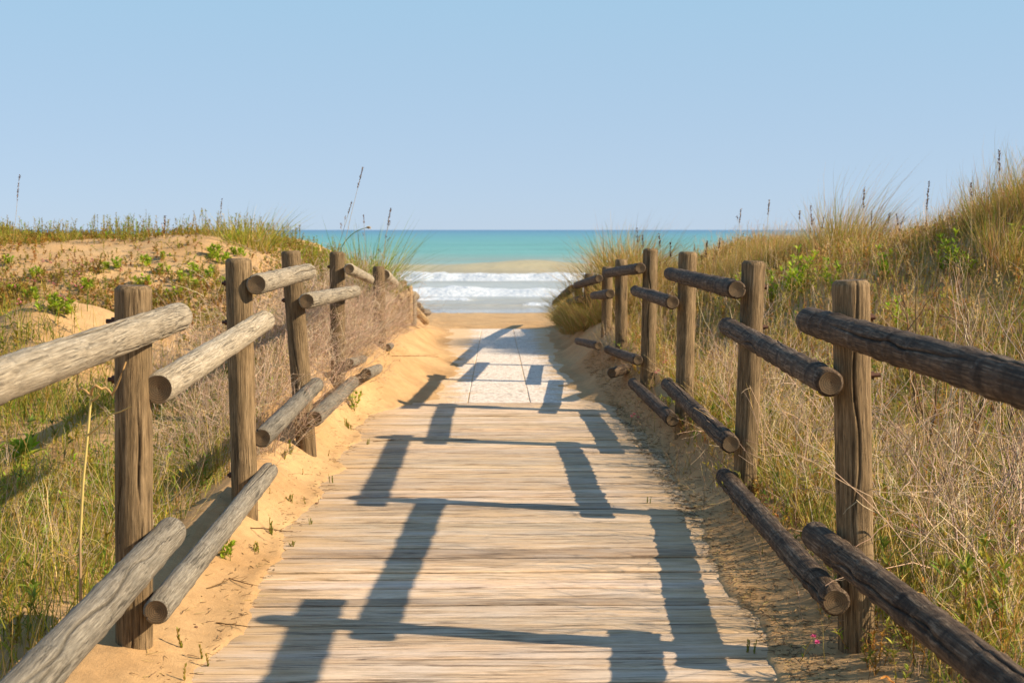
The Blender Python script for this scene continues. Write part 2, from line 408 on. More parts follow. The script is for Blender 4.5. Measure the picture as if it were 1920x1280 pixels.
# ------------------------------------------------------------------ ground
def path_z(y):
    return np.interp(y, [-1e5, 10.9, 22.0, 46.0, 51.5, 80, 200, 1e5], [0, 0, -0.222, -1.52, -1.70, -3.0, -6.0, -40.0])
def terrain(x, y):
    x = np.asarray(x, float); y = np.asarray(y, float)
    pz = path_z(y)
    u = np.abs(x)
    # ---- left
    wob = (fbm(x * 1.2 + 40, y * 1.9, 0, 3, 4) - 0.5)
    eL = np.interp(y, [0, 4, 6, 8.5, 10.2, 11.2, 15, 18.5, 21.5], [1.0, 1.0, 1.05, 1.04, 1.0, 0.56, 0.56, 0.66, 0.8]) + wob * np.interp(y, [10.2, 11.5], [0.30, 0.62])
    topL = np.interp(y, [0, 3, 4.4, 6.2, 8, 10, 12, 14, 17, 19.5, 22, 25], [0.05, 0.06, 0.08, 0.19, 0.20, 0.36, 0.42, 0.38, 0.24, 0.10, -0.1, -0.45])
    bank = pz + 0.012 + (topL - pz) * sm(u, eL, 1.42) ** 1.0
    bank = np.where(u < eL, pz + 0.012 - np.where(y > 10.93, 0.019, 0.075) * sm(eL - u, 0, 0.10), bank)
    gl = np.interp(y, [-50, 0, 7.0, 9.3, 11.0], [0.05, 0.06, 0.10, 0.50, 0.55])
    crest = np.interp(u, [1.2, 1.5, 2.0, 2.3, 2.8, 3.5], [0.50, 0.70, 0.86, 0.96, 1.24, 1.37]) * sm(y, 10.2, 15.6) * (1 - sm(y, 19.5, 27.0)) + 0.22 * sm(u, 6.5, 9) * sm(y, 12, 16)
    hum = 0.42 * np.exp(-(((x + 3.35) / 0.62) ** 2 + ((y - 9.7) / 0.75) ** 2)) + 0.16 * np.exp(-(((x + 2.3) / 0.6) ** 2 + ((y - 10.4) / 0.7) ** 2))
    gl = np.where(y > 20, np.interp(y, [20, 27], [0.5, -0.48]), gl)
    gl = np.where(y > 27, pz, gl)
    duneL = np.maximum(gl, crest) * 1.0 + hum
    duneL = np.where(crest > gl, np.maximum(gl, crest) + hum * 0.6, duneL)
    t = sm(u, 1.38, 1.62)
    zl = np.where(u < 1.42, bank, topL * (1 - t) + duneL * t)
    # ---- right
    wob2 = (fbm(x * 1.3 + 9, y * 1.7, 0, 11, 4) - 0.5)
    eR = np.interp(y, [0, 4, 5, 6.2, 8.5, 10.5, 11.5, 13, 17, 21.5], [0.94, 0.94, 1.02, 1.09, 1.12, 1.02, 0.80, 0.80, 0.86, 0.95]) + wob2 * 0.26
    topR = np.interp(y, [0, 4.4, 6.2, 8.3, 10.3, 12.7, 15, 17.3, 20, 22, 25], [0.04, 0.05, 0.12, 0.20, 0.27, 0.36, 0.36, 0.25, 0.05, -0.15, -0.45])
    bankr = pz + 0.012 + (topR - pz) * sm(u, eR, 1.42)
    bankr = np.where(u < eR, pz + 0.012 - np.where(y > 10.93, 0.019, 0.075) * sm(eR - u, 0, 0.10), bankr)
    s = sm(y + 0.55 * (u - 2), 6.2, 14.5)
    gr = 0.12 + 1.05 * s * sm(u, 1.2, 3.7) + 0.85 * np.exp(-((x - 5.9) / 1.35) ** 2 - ((y - 11.5) / 3.0) ** 2) + 0.62 * np.exp(-((x - 1.75) / 0.50) ** 2 - ((y - 18.0) / 1.9) ** 2)
    gr = gr * (1 - sm(y, 20, 26)) + pz * sm(y, 20, 26)
    t2 = sm(u, 1.40, 1.75)
    zr = np.where(u < 1.42, bankr, topR * (1 - t2) + gr * t2)
    z = np.where(x < 0, zl, zr)
    bk = sm(y, 20.5, 24.5)
    z = z * (1 - bk) + (pz + 0.45 * (1 - sm(y, 24, 30)) * sm(u, 1.0, 3.0)) * bk
    z = z + 0.55 * np.exp(-((x - 2.0) / 0.55) ** 2 - ((y - 22.0) / 2.0) ** 2) * sm(x, 1.25, 1.7)
    off = sm(u, 1.5, 2.4) * (1 - sm(y, 24, 28))
    z = z + off * ((fbm(x * 0.8, y * 0.8, 0, 21, 4) - 0.5) * 0.26 + (fbm(x * 4, y * 4, 0, 31, 3) - 0.5) * 0.06)
    z = z + sm(u, 1.05, 1.3) * (fbm(x * 7, y * 7, 0, 33, 3) - 0.5) * 0.035
    z = z + sm(y, 21.5, 23) * (1 - sm(y, 44, 46)) * (fbm(x * 1.6, y * 1.6, 0, 41, 4) - 0.5) * 0.10
    # the far flanks and the land behind the viewer stay rolling dunes
    z = z + sm(u, 8, 40) * (1 - sm(y, 20, 28)) * (fbm(x * 0.05, y * 0.05, 0, 51, 3) - 0.3) * 3.0
    return z
def axis(segs):
    out = [segs[0][0]]
    for a, b, st in segs:
        k = max(1, int(round((b - a) / st))); out += list(np.linspace(a, b, k + 1)[1:])
    return np.array(out)
gx = axis([(-900, -100, 100), (-100, -30, 10), (-30, -10, 1.2), (-10, -4.5, 0.18), (-4.5, -1.6, 0.07), (-1.6, -0.4, 0.03), (-0.4, 0.7, 0.2), (0.7, 1.6, 0.03), (1.6, 5, 0.08), (5, 10, 0.18), (10, 30, 1.2), (30, 100, 10), (100, 900, 100)])
gy = axis([(-600, -40, 70), (-40, -2, 2), (-2, 2, 0.2), (2, 12, 0.045), (12, 24, 0.08), (24, 60, 0.4), (60, 120, 5), (120, 400, 40)])
X, Y = np.meshgrid(gx, gy)
Z = terrain(X, Y)
g = Geo(); g.add(np.stack([X, Y, Z], -1), [grid_faces(len(gy), len(gx))])
ground = g.build('sand_ground', [M_SAND]); tag(ground, kind='structure')

# ------------------------------------------------------------------ sea
def build_sea():
    sx = axis([(-30000, -4000, 5000), (-4000, -400, 600), (-400, -60, 40), (-60, -24, 3), (-24, 24, 0.3), (24, 60, 3), (60, 400, 40), (400, 4000, 600), (4000, 30000, 5000)])
    sy = axis([(47, 66, 0.10), (66, 74, 0.2), (74, 86, 0.10), (86, 118, 0.3), (118, 300, 4), (300, 1000, 40), (1000, 6000, 500), (6000, 40000, 4000)])
    X, Y = np.meshgrid(sx, sy)
    sea = -1.69
    z = np.full_like(X, sea); foam = np.zeros_like(X)
    m = lambda sc, amp, sd: (fbm(X * sc, X * 0 + sd, 0, sd, 4) - 0.5) * amp
    def bore(yc, h, back, sd, amp, trail):
        nonlocal z, foam
        yc = yc + m(0.22, amp, sd)
        d = Y - yc
        hh = h * (0.7 + 0.6 * fbm(X * 0.5, X * 0, 0, sd + 5, 4))
        face = sm(d, -0.55, 0.35) * (1 - sm(d, 0.6, back))
        lump = 1 + 0.35 * (fbm(X * 1.8, Y * 2.4, 0, sd + 9, 4) - 0.5) * 2
        z = z + hh * face * lump
        f = sm(d, -0.75, -0.45) * (1 - sm(d, trail * 0.5, trail))
        foam = np.maximum(foam, f * (0.75 + 0.45 * np.clip(hh / 0.4, 0, 1)))
        foam = np.maximum(foam, 0.31 * sm(d, 0, 1) * (1 - sm(d, trail, trail * 3)))
    bore(79.6, 0.42, 5.0, 101, 1.6, 2.2)
    bore(61.0, 0.37, 3.6, 131, 1.1, 1.7)
    # unbroken silty swell with a hump in its middle
    yc = 98 + m(0.1, 3.0, 151)
    hump = 0.48 + 0.42 * np.exp(-((X - 2.6) / 4.5) ** 2) + 0.16 * (fbm(X * 0.16, X * 0, 0, 161, 3) - 0.5)
    z = z + hump * np.exp(-((Y - yc) / np.where(Y < yc, 1.7, 4.5)) ** 2)
    # low swash lines
    for yc, h, sd, x0, x1, s in ((57.3, 0.10, 171, -12, -0.4, 1), (52.9, 0.13, 181, 0.2, 18, 1)):
        yy = yc + m(0.5, 1.2, sd); d = Y - yy
        on = sm(X, x0, x0 + 1.4) * (1 - sm(X, x1 - 1.2, x1)) if s else 1
        on = np.maximum(on, 0.42)
        z = z + h * on * sm(d, -0.25, 0.15) * (1 - sm(d, 0.3, 1.6))
        foam = np.maximum(foam, on * sm(d, -0.35, -0.1) * (1 - sm(d, 0.25, 0.85)) * (0.62 + 0.6 * on - 0.25))
    # general chop
    near = 1 - sm(Y, 200, 900)
    z = z + near * sm(Y, 49, 54) * ((fbm(X * 0.5, Y * 0.9, 0, 191, 4) - 0.5) * 0.10)
    far = sm(Y, 110, 140) * (1 - sm(Y, 600, 2000))
    z = z + far * 0.16 * np.sin(Y * 0.55 + 3 * fbm(X * 0.03, Y * 0.03, 0, 195, 2))
    foam = np.maximum(foam, 0.30 * (1 - sm(Y, 60, 64)) + 0.0)
    foam = np.maximum(foam, 0.27 * sm(Y, 62, 64) * (1 - sm(Y, 84, 92)))
    g = Geo(); g.add(np.stack([X, Y, z], -1), [grid_faces(len(sy), len(sx))], extra=foam.ravel())
    o = g.build('sea_water', [M_WATER]); tag(o, kind='structure')
build_sea()

# ------------------------------------------------------------------ boardwalk
def build_boardwalk():
    rng = np.random.default_rng(4)
    g = Geo(); y = -4.0; k = 0
    nx = 30
    while y < 10.86:
        wd = rng.choice([0.062, 0.09, 0.118, 0.142, 0.146]) + rng.uniform(-0.004, 0.004); gap = rng.choice([0.004, 0.007, 0.010, 0.014])
        if y + wd > 10.9: wd = 10.9 - y
        x0 = -1.22 + rng.uniform(-0.02, 0.02); x1 = 1.22 + rng.uniform(-0.02, 0.02)
        dz = rng.normal(0, 0.0028); rot = rng.normal(0, 0.0022); tilt = rng.normal(0, 0.012)
        ch = 0.005
        prof = np.array([[0, -0.036], [0, -ch * 0.8], [ch, 0], [wd * 0.5, 0.0012], [wd - ch, 0], [wd, -ch * 0.8], [wd, -0.036]])
        xs = np.linspace(x0, x1, nx)
        warp = (fbm(xs * 1.5, xs * 0 + k * 3.7, 0, 61, 3) - 0.5) * 0.007
        edge = (fbm(xs * 5, xs * 0 + k * 5.1, 0, 67, 3) - 0.5) * 0.010
        V = np.zeros((nx, len(prof), 3))
        V[:, :, 0] = xs[:, None]
        V[:, :, 1] = y + prof[None, :, 0] + rot * xs[:, None]
        V[:, 0:3, 1] += edge[:, None]; V[:, 4:, 1] -= edge[::-1, None] * 0.7
        V[:, :, 2] = prof[None, :, 1] + dz + warp[:, None] + tilt * (prof[None, :, 0] - wd / 2)
        V[:, :, 2] = np.minimum(V[:, :, 2], 0.008)
        t = rng.uniform(0.80, 1.10); tn = np.array([t * rng.uniform(0.98, 1.03), t, t * rng.uniform(0.95, 1.04)])
        if rng.random() < 0.14: tn = tn * 0.8
        n = len(prof)
        ends = [np.arange(n)[None, ::-1], (np.arange(n) + (nx - 1) * n)[None, :]]
        g.add(V, [grid_faces(nx, n)] + ends, col=tn, extra=rng.random())
        y += wd + gap; k += 1
    o = g.build('boardwalk_path', [M_BOARD], smooth=False); tag(o, kind='structure')
build_boardwalk()
def build_slabs():
    rng = np.random.default_rng(8)
    g = Geo(); y = 10.915; cols = [-1.36, -0.81, -0.25, 0.30, 0.86, 1.42]
    while y < 22.0:
        L = 0.93 + rng.uniform(-0.03, 0.03)
        for a, b in zip(cols[:-1], cols[1:]):
            jog = rng.normal(0, 0.006); a2, b2 = a + 0.002, b - 0.002; y0, y1 = y + 0.0015, min(y + L - 0.0015, 22.0)
            dz = rng.normal(0, 0.0015) - 0.001; c = 0.006
            z0, z1 = float(path_z(y0)) + dz, float(path_z(y1)) + dz
            v = [(a2, y0, z0 - 0.07), (b2, y0, z0 - 0.07), (b2, y1, z1 - 0.07), (a2, y1, z1 - 0.07),
                 (a2, y0, z0 - c), (b2, y0, z0 - c), (b2, y1, z1 - c), (a2, y1, z1 - c),
                 (a2 + c, y0 + c, z0), (b2 - c, y0 + c, z0), (b2 - c, y1 - c, z1), (a2 + c, y1 - c, z1)]
            f = [(0, 1, 5, 4), (1, 2, 6, 5), (2, 3, 7, 6), (3, 0, 4, 7), (4, 5, 9, 8), (5, 6, 10, 9), (6, 7, 11, 10), (7, 4, 8, 11), (8, 9, 10, 11)]
            g.add(v, [f])
        y += L
    o = g.build('concrete_path', [M_CONC], smooth=False); tag(o, kind='structure')
build_slabs()

# ------------------------------------------------------------------ fences
def log_mesh(name, a, b, r0, r1, seed, mat, bend=0.0, cracks=4, whorl=0.25, fine=True, chamfer=0.010, lump=0.05, wamp=0.05):
    """tapered round timber from a to b as a mesh object in its own axes (z along the log)"""
    rng = np.random.default_rng(seed)
    a = Vector(a); b = Vector(b); L = (b - a).length
    nr = 120 if fine else 32
    nl = int(min(260, max(20, L / (0.012 if fine else 0.05))))
    zz = np.concatenate([[0, chamfer], np.linspace(chamfer, L - chamfer, nl)[1:-1], [L - chamfer, L]])
    th = np.arange(nr) / nr * 2 * np.pi
    T, Zz = np.meshgrid(th, zz)
    R = r0 + (r1 - r0) * Zz / L
    R = R * (1 + lump * 2 * (fbm(np.cos(T) * 1.1 + 5, np.sin(T) * 1.1 + 3, Zz * 3 + seed, seed, 3) - 0.5))
    R = R * (1 + 0.010 * (fbm(np.cos(T) * 9, np.sin(T) * 9, Zz * 10, seed + 3, 3) - 0.5) * 2)
    if whorl:
        z0 = rng.uniform(0, whorl)
        while z0 < L:
            s = rng.uniform(0.012, 0.03)
            prof = np.exp(-((Zz - z0 - 0.02 * np.sin(T * 1 + z0 * 9)) / s) ** 2) - 0.55 * np.exp(-((Zz - z0 - 0.045 - 0.02 * np.sin(T + z0 * 9)) / (s * 0.8)) ** 2)
            R = R * (1 + wamp * prof * (0.35 + 0.9 * vn(np.cos(T) * 1.8 + 3, np.sin(T) * 1.8 + 3, z0 * 7, seed + 5)))
            z0 += whorl * rng.uniform(0.6, 1.5)
    ck = np.zeros_like(R)
    for k in range(cracks):
        t0 = rng.uniform(0, 2 * np.pi) if k else rng.uniform(0.2, 1.2)
        ln = rng.uniform(0.25, 0.9) * min(L, 1.6); zc = rng.uniform(0, L)
        wv = 0.10 * np.sin(Zz * rng.uniform(6, 14) + k) + 0.35 * (vn(Zz * 7, k * 3.1, 0, seed + 50) - 0.5)
        dt = (T - t0 - wv - rng.uniform(-0.3, 0.3) * (Zz - zc)); dt = (dt + np.pi) % (2 * np.pi) - np.pi
        wdt = rng.uniform(0.0022, 0.0042)
        q = np.exp(-(dt * r0 / wdt) ** 2) * np.clip(1 - np.abs(Zz - zc) / (ln / 2), 0, 1) ** 0.5
        ck = np.maximum(ck, q)
    R = R - ck * 0.011
    R[0] -= chamfer; R[-1] -= chamfer
    bx = bend * 4 * (Zz / L) * (1 - Zz / L)
    V = np.stack([R * np.cos(T) + bx, R * np.sin(T), Zz], -1)
    g = Geo()
    nz = len(zz)
    i = np.arange(nz - 1)[:, None] * nr + np.arange(nr)[None, :]
    j = np.arange(nz - 1)[:, None] * nr + (np.arange(nr)[None, :] + 1) % nr
    g.add(V, [np.stack([i, j, j + nr, i + nr], -1).reshape(-1, 4)], extra=np.clip(ck * 0.8, 0, 1).ravel())
    for end in (0, 1):
        ring = V[0] if end == 0 else V[-1]
        c = ring.mean(0)
        vv = [ring, c + (ring - c) * 0.6, c + (ring - c) * 0.25]
        vv = np.concatenate(vv + [c[None]])
        f = []
        q = np.arange(nr); q2 = (q + 1) % nr
        A = np.stack([q, q2, q2 + nr, q + nr], -1); B = A + nr
        Tt = np.stack([q + 2 * nr, q2 + 2 * nr, np.full(nr, 3 * nr)], -1)
        if end == 0: A, B, Tt = A[:, ::-1], B[:, ::-1], Tt[:, ::-1]
        g.add(vv, [A, B, Tt], mat=1)
    me = g.mesh(name, [mat, M_END])
    o = bpy.data.objects.new(name, me); C.objects.link(o)
    q = (b - a).to_track_quat('Z', 'Y')
    return o, a, q
def put(o, a, q, parent=None, spin=0.0):
    from mathutils import Quaternion
    o.rotation_mode = 'QUATERNION'
    o.rotation_quaternion = q @ Quaternion((0, 0, 1), spin)
    o.location = a - (parent.location if parent else Vector((0, 0, 0)))
    if parent: o.parent = parent
    return o
def bolt(parent_obj, world_pos, dirx, r=0.008, length=0.03, head=True):
    """threaded stud with a nut standing out of the post, child of the post"""
    g = Geo()
    n = 10; th = np.arange(n) / n * 2 * np.pi
    def cyl(r, z0, z1, k):
        t = np.arange(k) / k * 2 * np.pi
        ring = np.stack([np.cos(t) * r, np.sin(t) * r], -1)
        v = np.concatenate([np.c_[np.full(k, z0) * dirx, ring], np.c_[np.full(k, z1) * dirx, ring]])
        q = np.arange(k); q2 = (q + 1) % k
        g.add(v, [np.stack([q, q2, q2 + k, q + k], -1), (np.arange(k) + k)[None, :], np.arange(k)[None, ::-1]])
    cyl(r, -0.02, length, 10)
    if head: cyl(r * 1.9, -0.004, 0.011, 6)
    me = g.mesh('bolt', [M_RUST], smooth=False)
    o = bpy.data.objects.new('bolt', me); C.objects.link(o)
    o.parent = parent_obj
    bpy.context.view_layer.update()
    o.matrix_parent_inverse = parent_obj.matrix_world.inverted()
    o.location = world_pos
    return o

LATP, LATR, PR = 1.27, 1.158, 0.0625
def fence(side, label, posts, rails, lmat, rmats):
    root = empty('rail_fence', (side * LATP, 8.0, 0.0))
    tag(root, label, 'fence')
    pobs = []
    for k, (tx, ty, bx, by, Yd, r, bolts) in enumerate(posts):
        Yd = Yd if Yd else at_x(bx, by, side * LATP).y
        top = at_y(tx, ty, Yd); bot = at_y(bx, by, Yd)
        bot = bot + (bot - top).normalized() * 0.35
        o, a, q = log_mesh('post', bot, top, r * 1.02, r, 300 + k + (50 if side > 0 else 0), M_POST, 0.0, 5, 0.5, Yd < 11, 0.013, 0.035, 0.02)
        put(o, a, q, root, spin=(0.9 if side < 0 else 2.2) + k * 1.3)
        pobs.append((o, top, bot, Yd))
    bpy.context.view_layer.update()
    for (o, top, bot, Yd), (tx, ty, bx, by, _, r, bolts) in zip(pobs, posts):
        ax = (bot - top).normalized()
        for (py_, out) in bolts:
            zt = at_y(tx, py_, Yd).z
            p = top + ax * ((zt - top.z) / ax.z)
            bolt(o, Vector((p.x + side * r, p.y, p.z)), side, length=out)
    for k, (n_, f_, dn, df, extra, kind, bend) in enumerate(rails):
        def P(pt):
            return at_y(pt[0], pt[1], pt[2]) if len(pt) > 2 else at_x(pt[0], pt[1], side * LATR)
        pn, pf = P(n_), P(f_)
        d = (pf - pn).normalized()
        pn = pn - d * extra
        fine = pn.y < 8
        o, a, q = log_mesh('rail', pn, pf, dn / 2, df / 2, 500 + k * 3 + (100 if side > 0 else 0), rmats[kind], bend, 6 if side < 0 else 4,
                           0.26 if side < 0 else 0.20, fine, 0.008, 0.05, 0.05 if side < 0 else 0.09)
        put(o, a, q, root, spin=k * 1.1)
    return root
LPOSTS = [(-330, 640, -300, 1700, 2.38, PR, []),
          (250, 535, 252, 1232, None, PR, [(602, 0.03), (711, 0.025)]),
          (447, 484, 459, 935, 6.15, PR, [(531, 0.02), (604, 0.025), (890, 0.02)]),
          (545, 470, 573, 825, 7.9, 0.061, [(508, 0.02), (563, 0.02)]),
          (632, 472, 634, 720, 10.0, 0.059, [(500, 0.02)]),
          (710, 499, 713, 660, 12.7, 0.060, []),
          (754, 526, 757, 602, 16.6, 0.062, [])]
LRAILS = [((0, 713), (337, 593), 0.108, 0.102, 0.75, 0, 0.0),
          ((296, 729), (496, 601), 0.110, 0.104, 0.0, 0, 0.0),
          ((481, 533), (578, 509), 0.102, 0.098, 0.0, 0, 0.0),
          ((575, 564), (666, 546), 0.100, 0.096, 0.0, 0, 0.0),
          ((655, 504, 9.85), (694, 524, 12.5), 0.088, 0.085, 0.0, 0, 0.0),
          ((700, 575, 12.5), (735, 556, 16.3), 0.12, 0.11, 0.0, 0, 0.0),
          ((722, 515, 12.9), (747, 538, 16.5), 0.11, 0.10, 0.0, 0, 0.0),
          ((740, 563, 16.4), (777, 570, 18.6), 0.095, 0.09, 0.0, 2, 0.0),
          ((60, 1280), (322, 996), 0.125, 0.110, 0.5, 1, 0.0),
          ((293, 1146), (505, 882), 0.094, 0.090, 0.0, 1, 0.0),
          ((491, 821), (593, 721), 0.098, 0.094, 0.0, 1, 0.0),
          ((590, 784, 7.75), (662, 716, 10.1), 0.105, 0.10, 0.0, 1, 0.0),
          ((656, 680, 9.9), (698, 668, 12.8), 0.075, 0.075, 0.0, 1, 0.0),
          ((687, 701, 10.1), (722, 686, 12.6), 0.095, 0.09, 0.0, 1, 0.0),
          ((727, 651, 12.7), (748, 643, 16.4), 0.075, 0.075, 0.0, 1, 0.0)]
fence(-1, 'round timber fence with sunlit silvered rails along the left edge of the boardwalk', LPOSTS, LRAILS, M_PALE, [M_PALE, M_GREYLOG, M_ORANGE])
RPOSTS = [(2230, 640, 2200, 1700, 2.35, PR, []),
          (1595, 525, 1606, 1226, None, 0.0625, [(595, 0.02), (703, 0.035)]),
          (1413, 489, 1397, 893, 6.5, 0.0605, [(538, 0.012), (613, 0.03)]),
          (1289, 472, 1283, 770, 8.55, 0.062, []),
          (1220, 466, 1214, 722, 10.3, 0.060, []),
          (1165, 486, 1165, 660, 12.6, 0.062, []),
          (1139, 500, 1137, 646, 14.5, 0.062, []),
          (1104, 513, 1102, 630, 17.2, 0.062, []),
          (1085, 532, 1084, 620, 19.2, 0.062, []),
          (1066, 545, 1066, 610, 21.8, 0.064, []),
          (1050, 560, 1050, 604, 24.7, 0.064, [])]
RRAILS = [((1920, 722), (1517, 601), 0.100, 0.102, 0.75, 0, 0.0),
          ((1557, 718, 4.15), (1363, 611, 6.62), 0.092, 0.094, 0.0, 1, 0.0),
          ((1381, 543, 6.33), (1256, 513, 8.72), 0.096, 0.090, 0.0, 0, 0.0),
          ((1261, 567, 8.40), (1191, 545, 10.45), 0.094, 0.090, 0.0, 0, 0.0),
          ((1200, 503, 10.1), (1138, 512, 12.9), 0.090, 0.090, 0.0, 0, 0.0),
          ((1123, 522, 14.1), (1081, 535, 18.0), 0.095, 0.10, 0.0, 0, 0.0),
          ((1072, 541, 18.8), (1056, 553, 21.9), 0.115, 0.11, 0.0, 0, 0.0),
          ((1055, 555, 21.7), (1040, 568, 24.9), 0.115, 0.11, 0.0, 0, 0.0),
          ((1144, 551, 12.4), (1113, 554, 14.8), 0.095, 0.09, 0.0, 0, 0.0),
          ((1089, 561, 17.0), (1066, 566, 19.5), 0.10, 0.09, 0.0, 0, 0.0),
          ((1870, 1268), (1527, 1003), 0.105, 0.100, 0.9, 0, 0.0),
          ((1566, 1128, 4.10), (1358, 893, 6.62), 0.094, 0.096, 0.0, 0, 0.0),
          ((1370, 832, 6.33), (1251, 720, 8.70), 0.096, 0.090, 0.0, 0, 0.0),
          ((1261, 787, 8.30), (1187, 718, 10.4), 0.092, 0.090, 0.0, 0, 0.0),
          ((1196, 675, 10.1), (1140, 655, 12.8), 0.085, 0.085, 0.0, 0, 0.0),
          ((1122, 648, 12.3), (1083, 639, 14.6), 0.085, 0.08, 0.0, 0, 0.0)]
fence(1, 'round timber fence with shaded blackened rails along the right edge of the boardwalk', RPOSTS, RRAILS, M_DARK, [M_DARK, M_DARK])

# ------------------------------------------------------------------ plants: generators (vectorised)
GREEN = np.array([(0.18, 0.25, 0.035), (0.25, 0.29, 0.045), (0.33, 0.32, 0.06), (0.13, 0.19, 0.035)])
STRAW = np.array([(0.53, 0.39, 0.18), (0.45, 0.31, 0.13), (0.60, 0.47, 0.27), (0.36, 0.22, 0.085)])
TWIGC = np.array([(0.50, 0.37, 0.36), (0.41, 0.29, 0.28), (0.58, 0.45, 0.45), (0.32, 0.22, 0.21)])
OLIVE = np.array([(0.33, 0.28, 0.05), (0.40, 0.30, 0.06), (0.26, 0.24, 0.05), (0.42, 0.24, 0.06), (0.36, 0.16, 0.05)])
FRESH = np.array([(0.25, 0.38, 0.03), (0.33, 0.44, 0.045), (0.40, 0.46, 0.06)])
TAWNY = np.array([(0.50, 0.32, 0.16), (0.44, 0.25, 0.12), (0.36, 0.29, 0.08), (0.56, 0.41, 0.25), (0.42, 0.23, 0.13), (0.28, 0.26, 0.06)])
def pick(rng, pal, n, jit=0.14):
    c = pal[rng.integers(0, len(pal), n)] * np.array([1.10, 1.07, 0.74])
    return np.clip(c * (1 + rng.normal(0, jit, (n, 1))) * (1 + rng.normal(0, 0.05, (n, 3))), 0.01, 0.9)
def polyl(base, dirv, length, S, droop, rng, wig=0.0, side=None):
    """n polylines of S+1 points: start at base along dirv, bending down (droop>0) or up"""
    n = len(base); t = np.linspace(0, 1, S + 1)
    dirv = dirv / np.linalg.norm(dirv, axis=1, keepdims=True)
    P = base[:, None, :] + dirv[:, None, :] * (length[:, None] * t)[:, :, None]
    hz = dirv.copy(); hz[:, 2] = 0
    nn = np.linalg.norm(hz, axis=1, keepdims=True); hz = hz / np.maximum(nn, 1e-4)
    d = (np.broadcast_to(droop, (n,)) * length)[:, None] * t ** 2
    P[:, :, 2] -= d * 0.75
    P += hz[:, None, :] * (d * 0.6)[:, :, None]
    if side is not None:
        P += side[None, None, :] * (length[:, None] * t ** 2)[:, :, None]
    if wig:
        P[:, 1:, :] += np.cumsum(rng.normal(0, wig, (n, S, 3)), axis=1) * (length / S)[:, None, None]
    return P
def add_blades(g, P, width, col, rng, taper=1.0, mat=0):
    """flat tapering blades along polylines P (n,S+1,3)"""
    n, S1, _ = P.shape
    a = rng.uniform(0, np.pi, n)
    wv = np.stack([np.cos(a), np.sin(a), np.zeros(n)], -1)
    t = np.linspace(0, 1, S1)
    wprof = np.minimum(1.0, 0.6 + t * 2) * (1 - t ** 1.6 * taper) + 0.02
    hw = (np.broadcast_to(width, (n,))[:, None] * 0.5 * wprof)[:, :, None] * wv[:, None, :]
    V = np.stack([P - hw, P + hw], 2).reshape(n, S1 * 2, 3)
    k = np.arange(S1 - 1) * 2
    q = np.stack([k, k + 1, k + 3, k + 2], -1)
    F = (np.arange(n)[:, None, None] * (S1 * 2) + q[None]).reshape(-1, 4)
    c = np.repeat(col, S1 * 2, 0)
    g.add(V.reshape(-1, 3), [F], col=c, mat=mat)
def add_tubes(g, P, r0, r1, col, mat=1, sides=3):
    n, S1, _ = P.shape
    T = np.gradient(P, axis=1); T /= np.maximum(np.linalg.norm(T, axis=2, keepdims=True), 1e-9)
    ref = np.where(np.abs(T[..., 2:3]) < 0.9, np.array([0, 0, 1.0]), np.array([1.0, 0, 0]))
    A = np.cross(T, ref); A /= np.linalg.norm(A, axis=2, keepdims=True); B = np.cross(T, A)
    t = np.linspace(0, 1, S1)
    R = np.broadcast_to(r0, (n,))[:, None] * (1 - t) + np.broadcast_to(r1, (n,))[:, None] * t
    ang = np.arange(sides) / sides * 2 * np.pi
    V = P[:, :, None, :] + R[:, :, None, None] * (np.cos(ang)[:, None] * A[:, :, None, :] + np.sin(ang)[:, None] * B[:, :, None, :])
    i = np.arange(S1 - 1)[:, None] * sides + np.arange(sides)[None, :]
    j = np.arange(S1 - 1)[:, None] * sides + (np.arange(sides)[None, :] + 1) % sides
    q = np.stack([i, j, j + sides, i + sides], -1).reshape(-1, 4)
    F = (np.arange(n)[:, None, None] * (S1 * sides) + q[None]).reshape(-1, 4)
    g.add(V.reshape(-1, 3), [F], col=np.repeat(col, S1 * sides, 0), mat=mat)
def add_leaves(g, base, dirv, length, width, col, rng, mat=0, curl=0.25):
    n = len(base)
    d = dirv / np.linalg.norm(dirv, axis=1, keepdims=True)
    s = np.cross(d, np.array([0, 0, 1.0]) + rng.normal(0, 0.25, (n, 3))); s /= np.maximum(np.linalg.norm(s, axis=1, keepdims=True), 1e-6)
    up = np.cross(s, d)
    L = np.broadcast_to(length, (n,))[:, None]; W = np.broadcast_to(width, (n,))[:, None]
    m1 = base + d * L * 0.35; m2 = base + d * L * 0.7 - up * L * curl * 0.3; tip = base + d * L - up * L * curl
    V = np.stack([base, m1 - s * W * .5 + up * W * .18, m1, m1 + s * W * .5 + up * W * .18, m2 - s * W * .36 + up * W * .1, m2, m2 + s * W * .36 + up * W * .1, tip], 1)
    q4 = np.array([[1, 2, 5, 4], [2, 3, 6, 5]]); q3 = np.array([[0, 2, 1], [0, 3, 2], [4, 5, 7], [5, 6, 7]])
    o = np.arange(n)[:, None, None] * 8
    g.add(V.reshape(-1, 3), [(o + q4[None]).reshape(-1, 4), (o + q3[None]).reshape(-1, 3)], col=np.repeat(col, 8, 0), mat=mat)
def udir(rng, n, lo, hi):
    """random directions with tilt from the vertical between lo and hi (radians)"""
    a = rng.uniform(0, 2 * np.pi, n); t = rng.uniform(lo, hi, n)
    return np.stack([np.sin(t) * np.cos(a), np.sin(t) * np.sin(a), np.cos(t)], -1)
def on_lines(P, rng, m, lo=0.2, hi=1.0):
    """m random points on polylines with their tangents"""
    n, S1, _ = P.shape
    i = rng.integers(0, n, m); t = rng.uniform(lo, hi, m) * (S1 - 1) * 0.999
    k = t.astype(int); f = (t - k)[:, None]
    return P[i, k] * (1 - f) + P[i, k + 1] * f, P[i, k + 1] - P[i, k], i
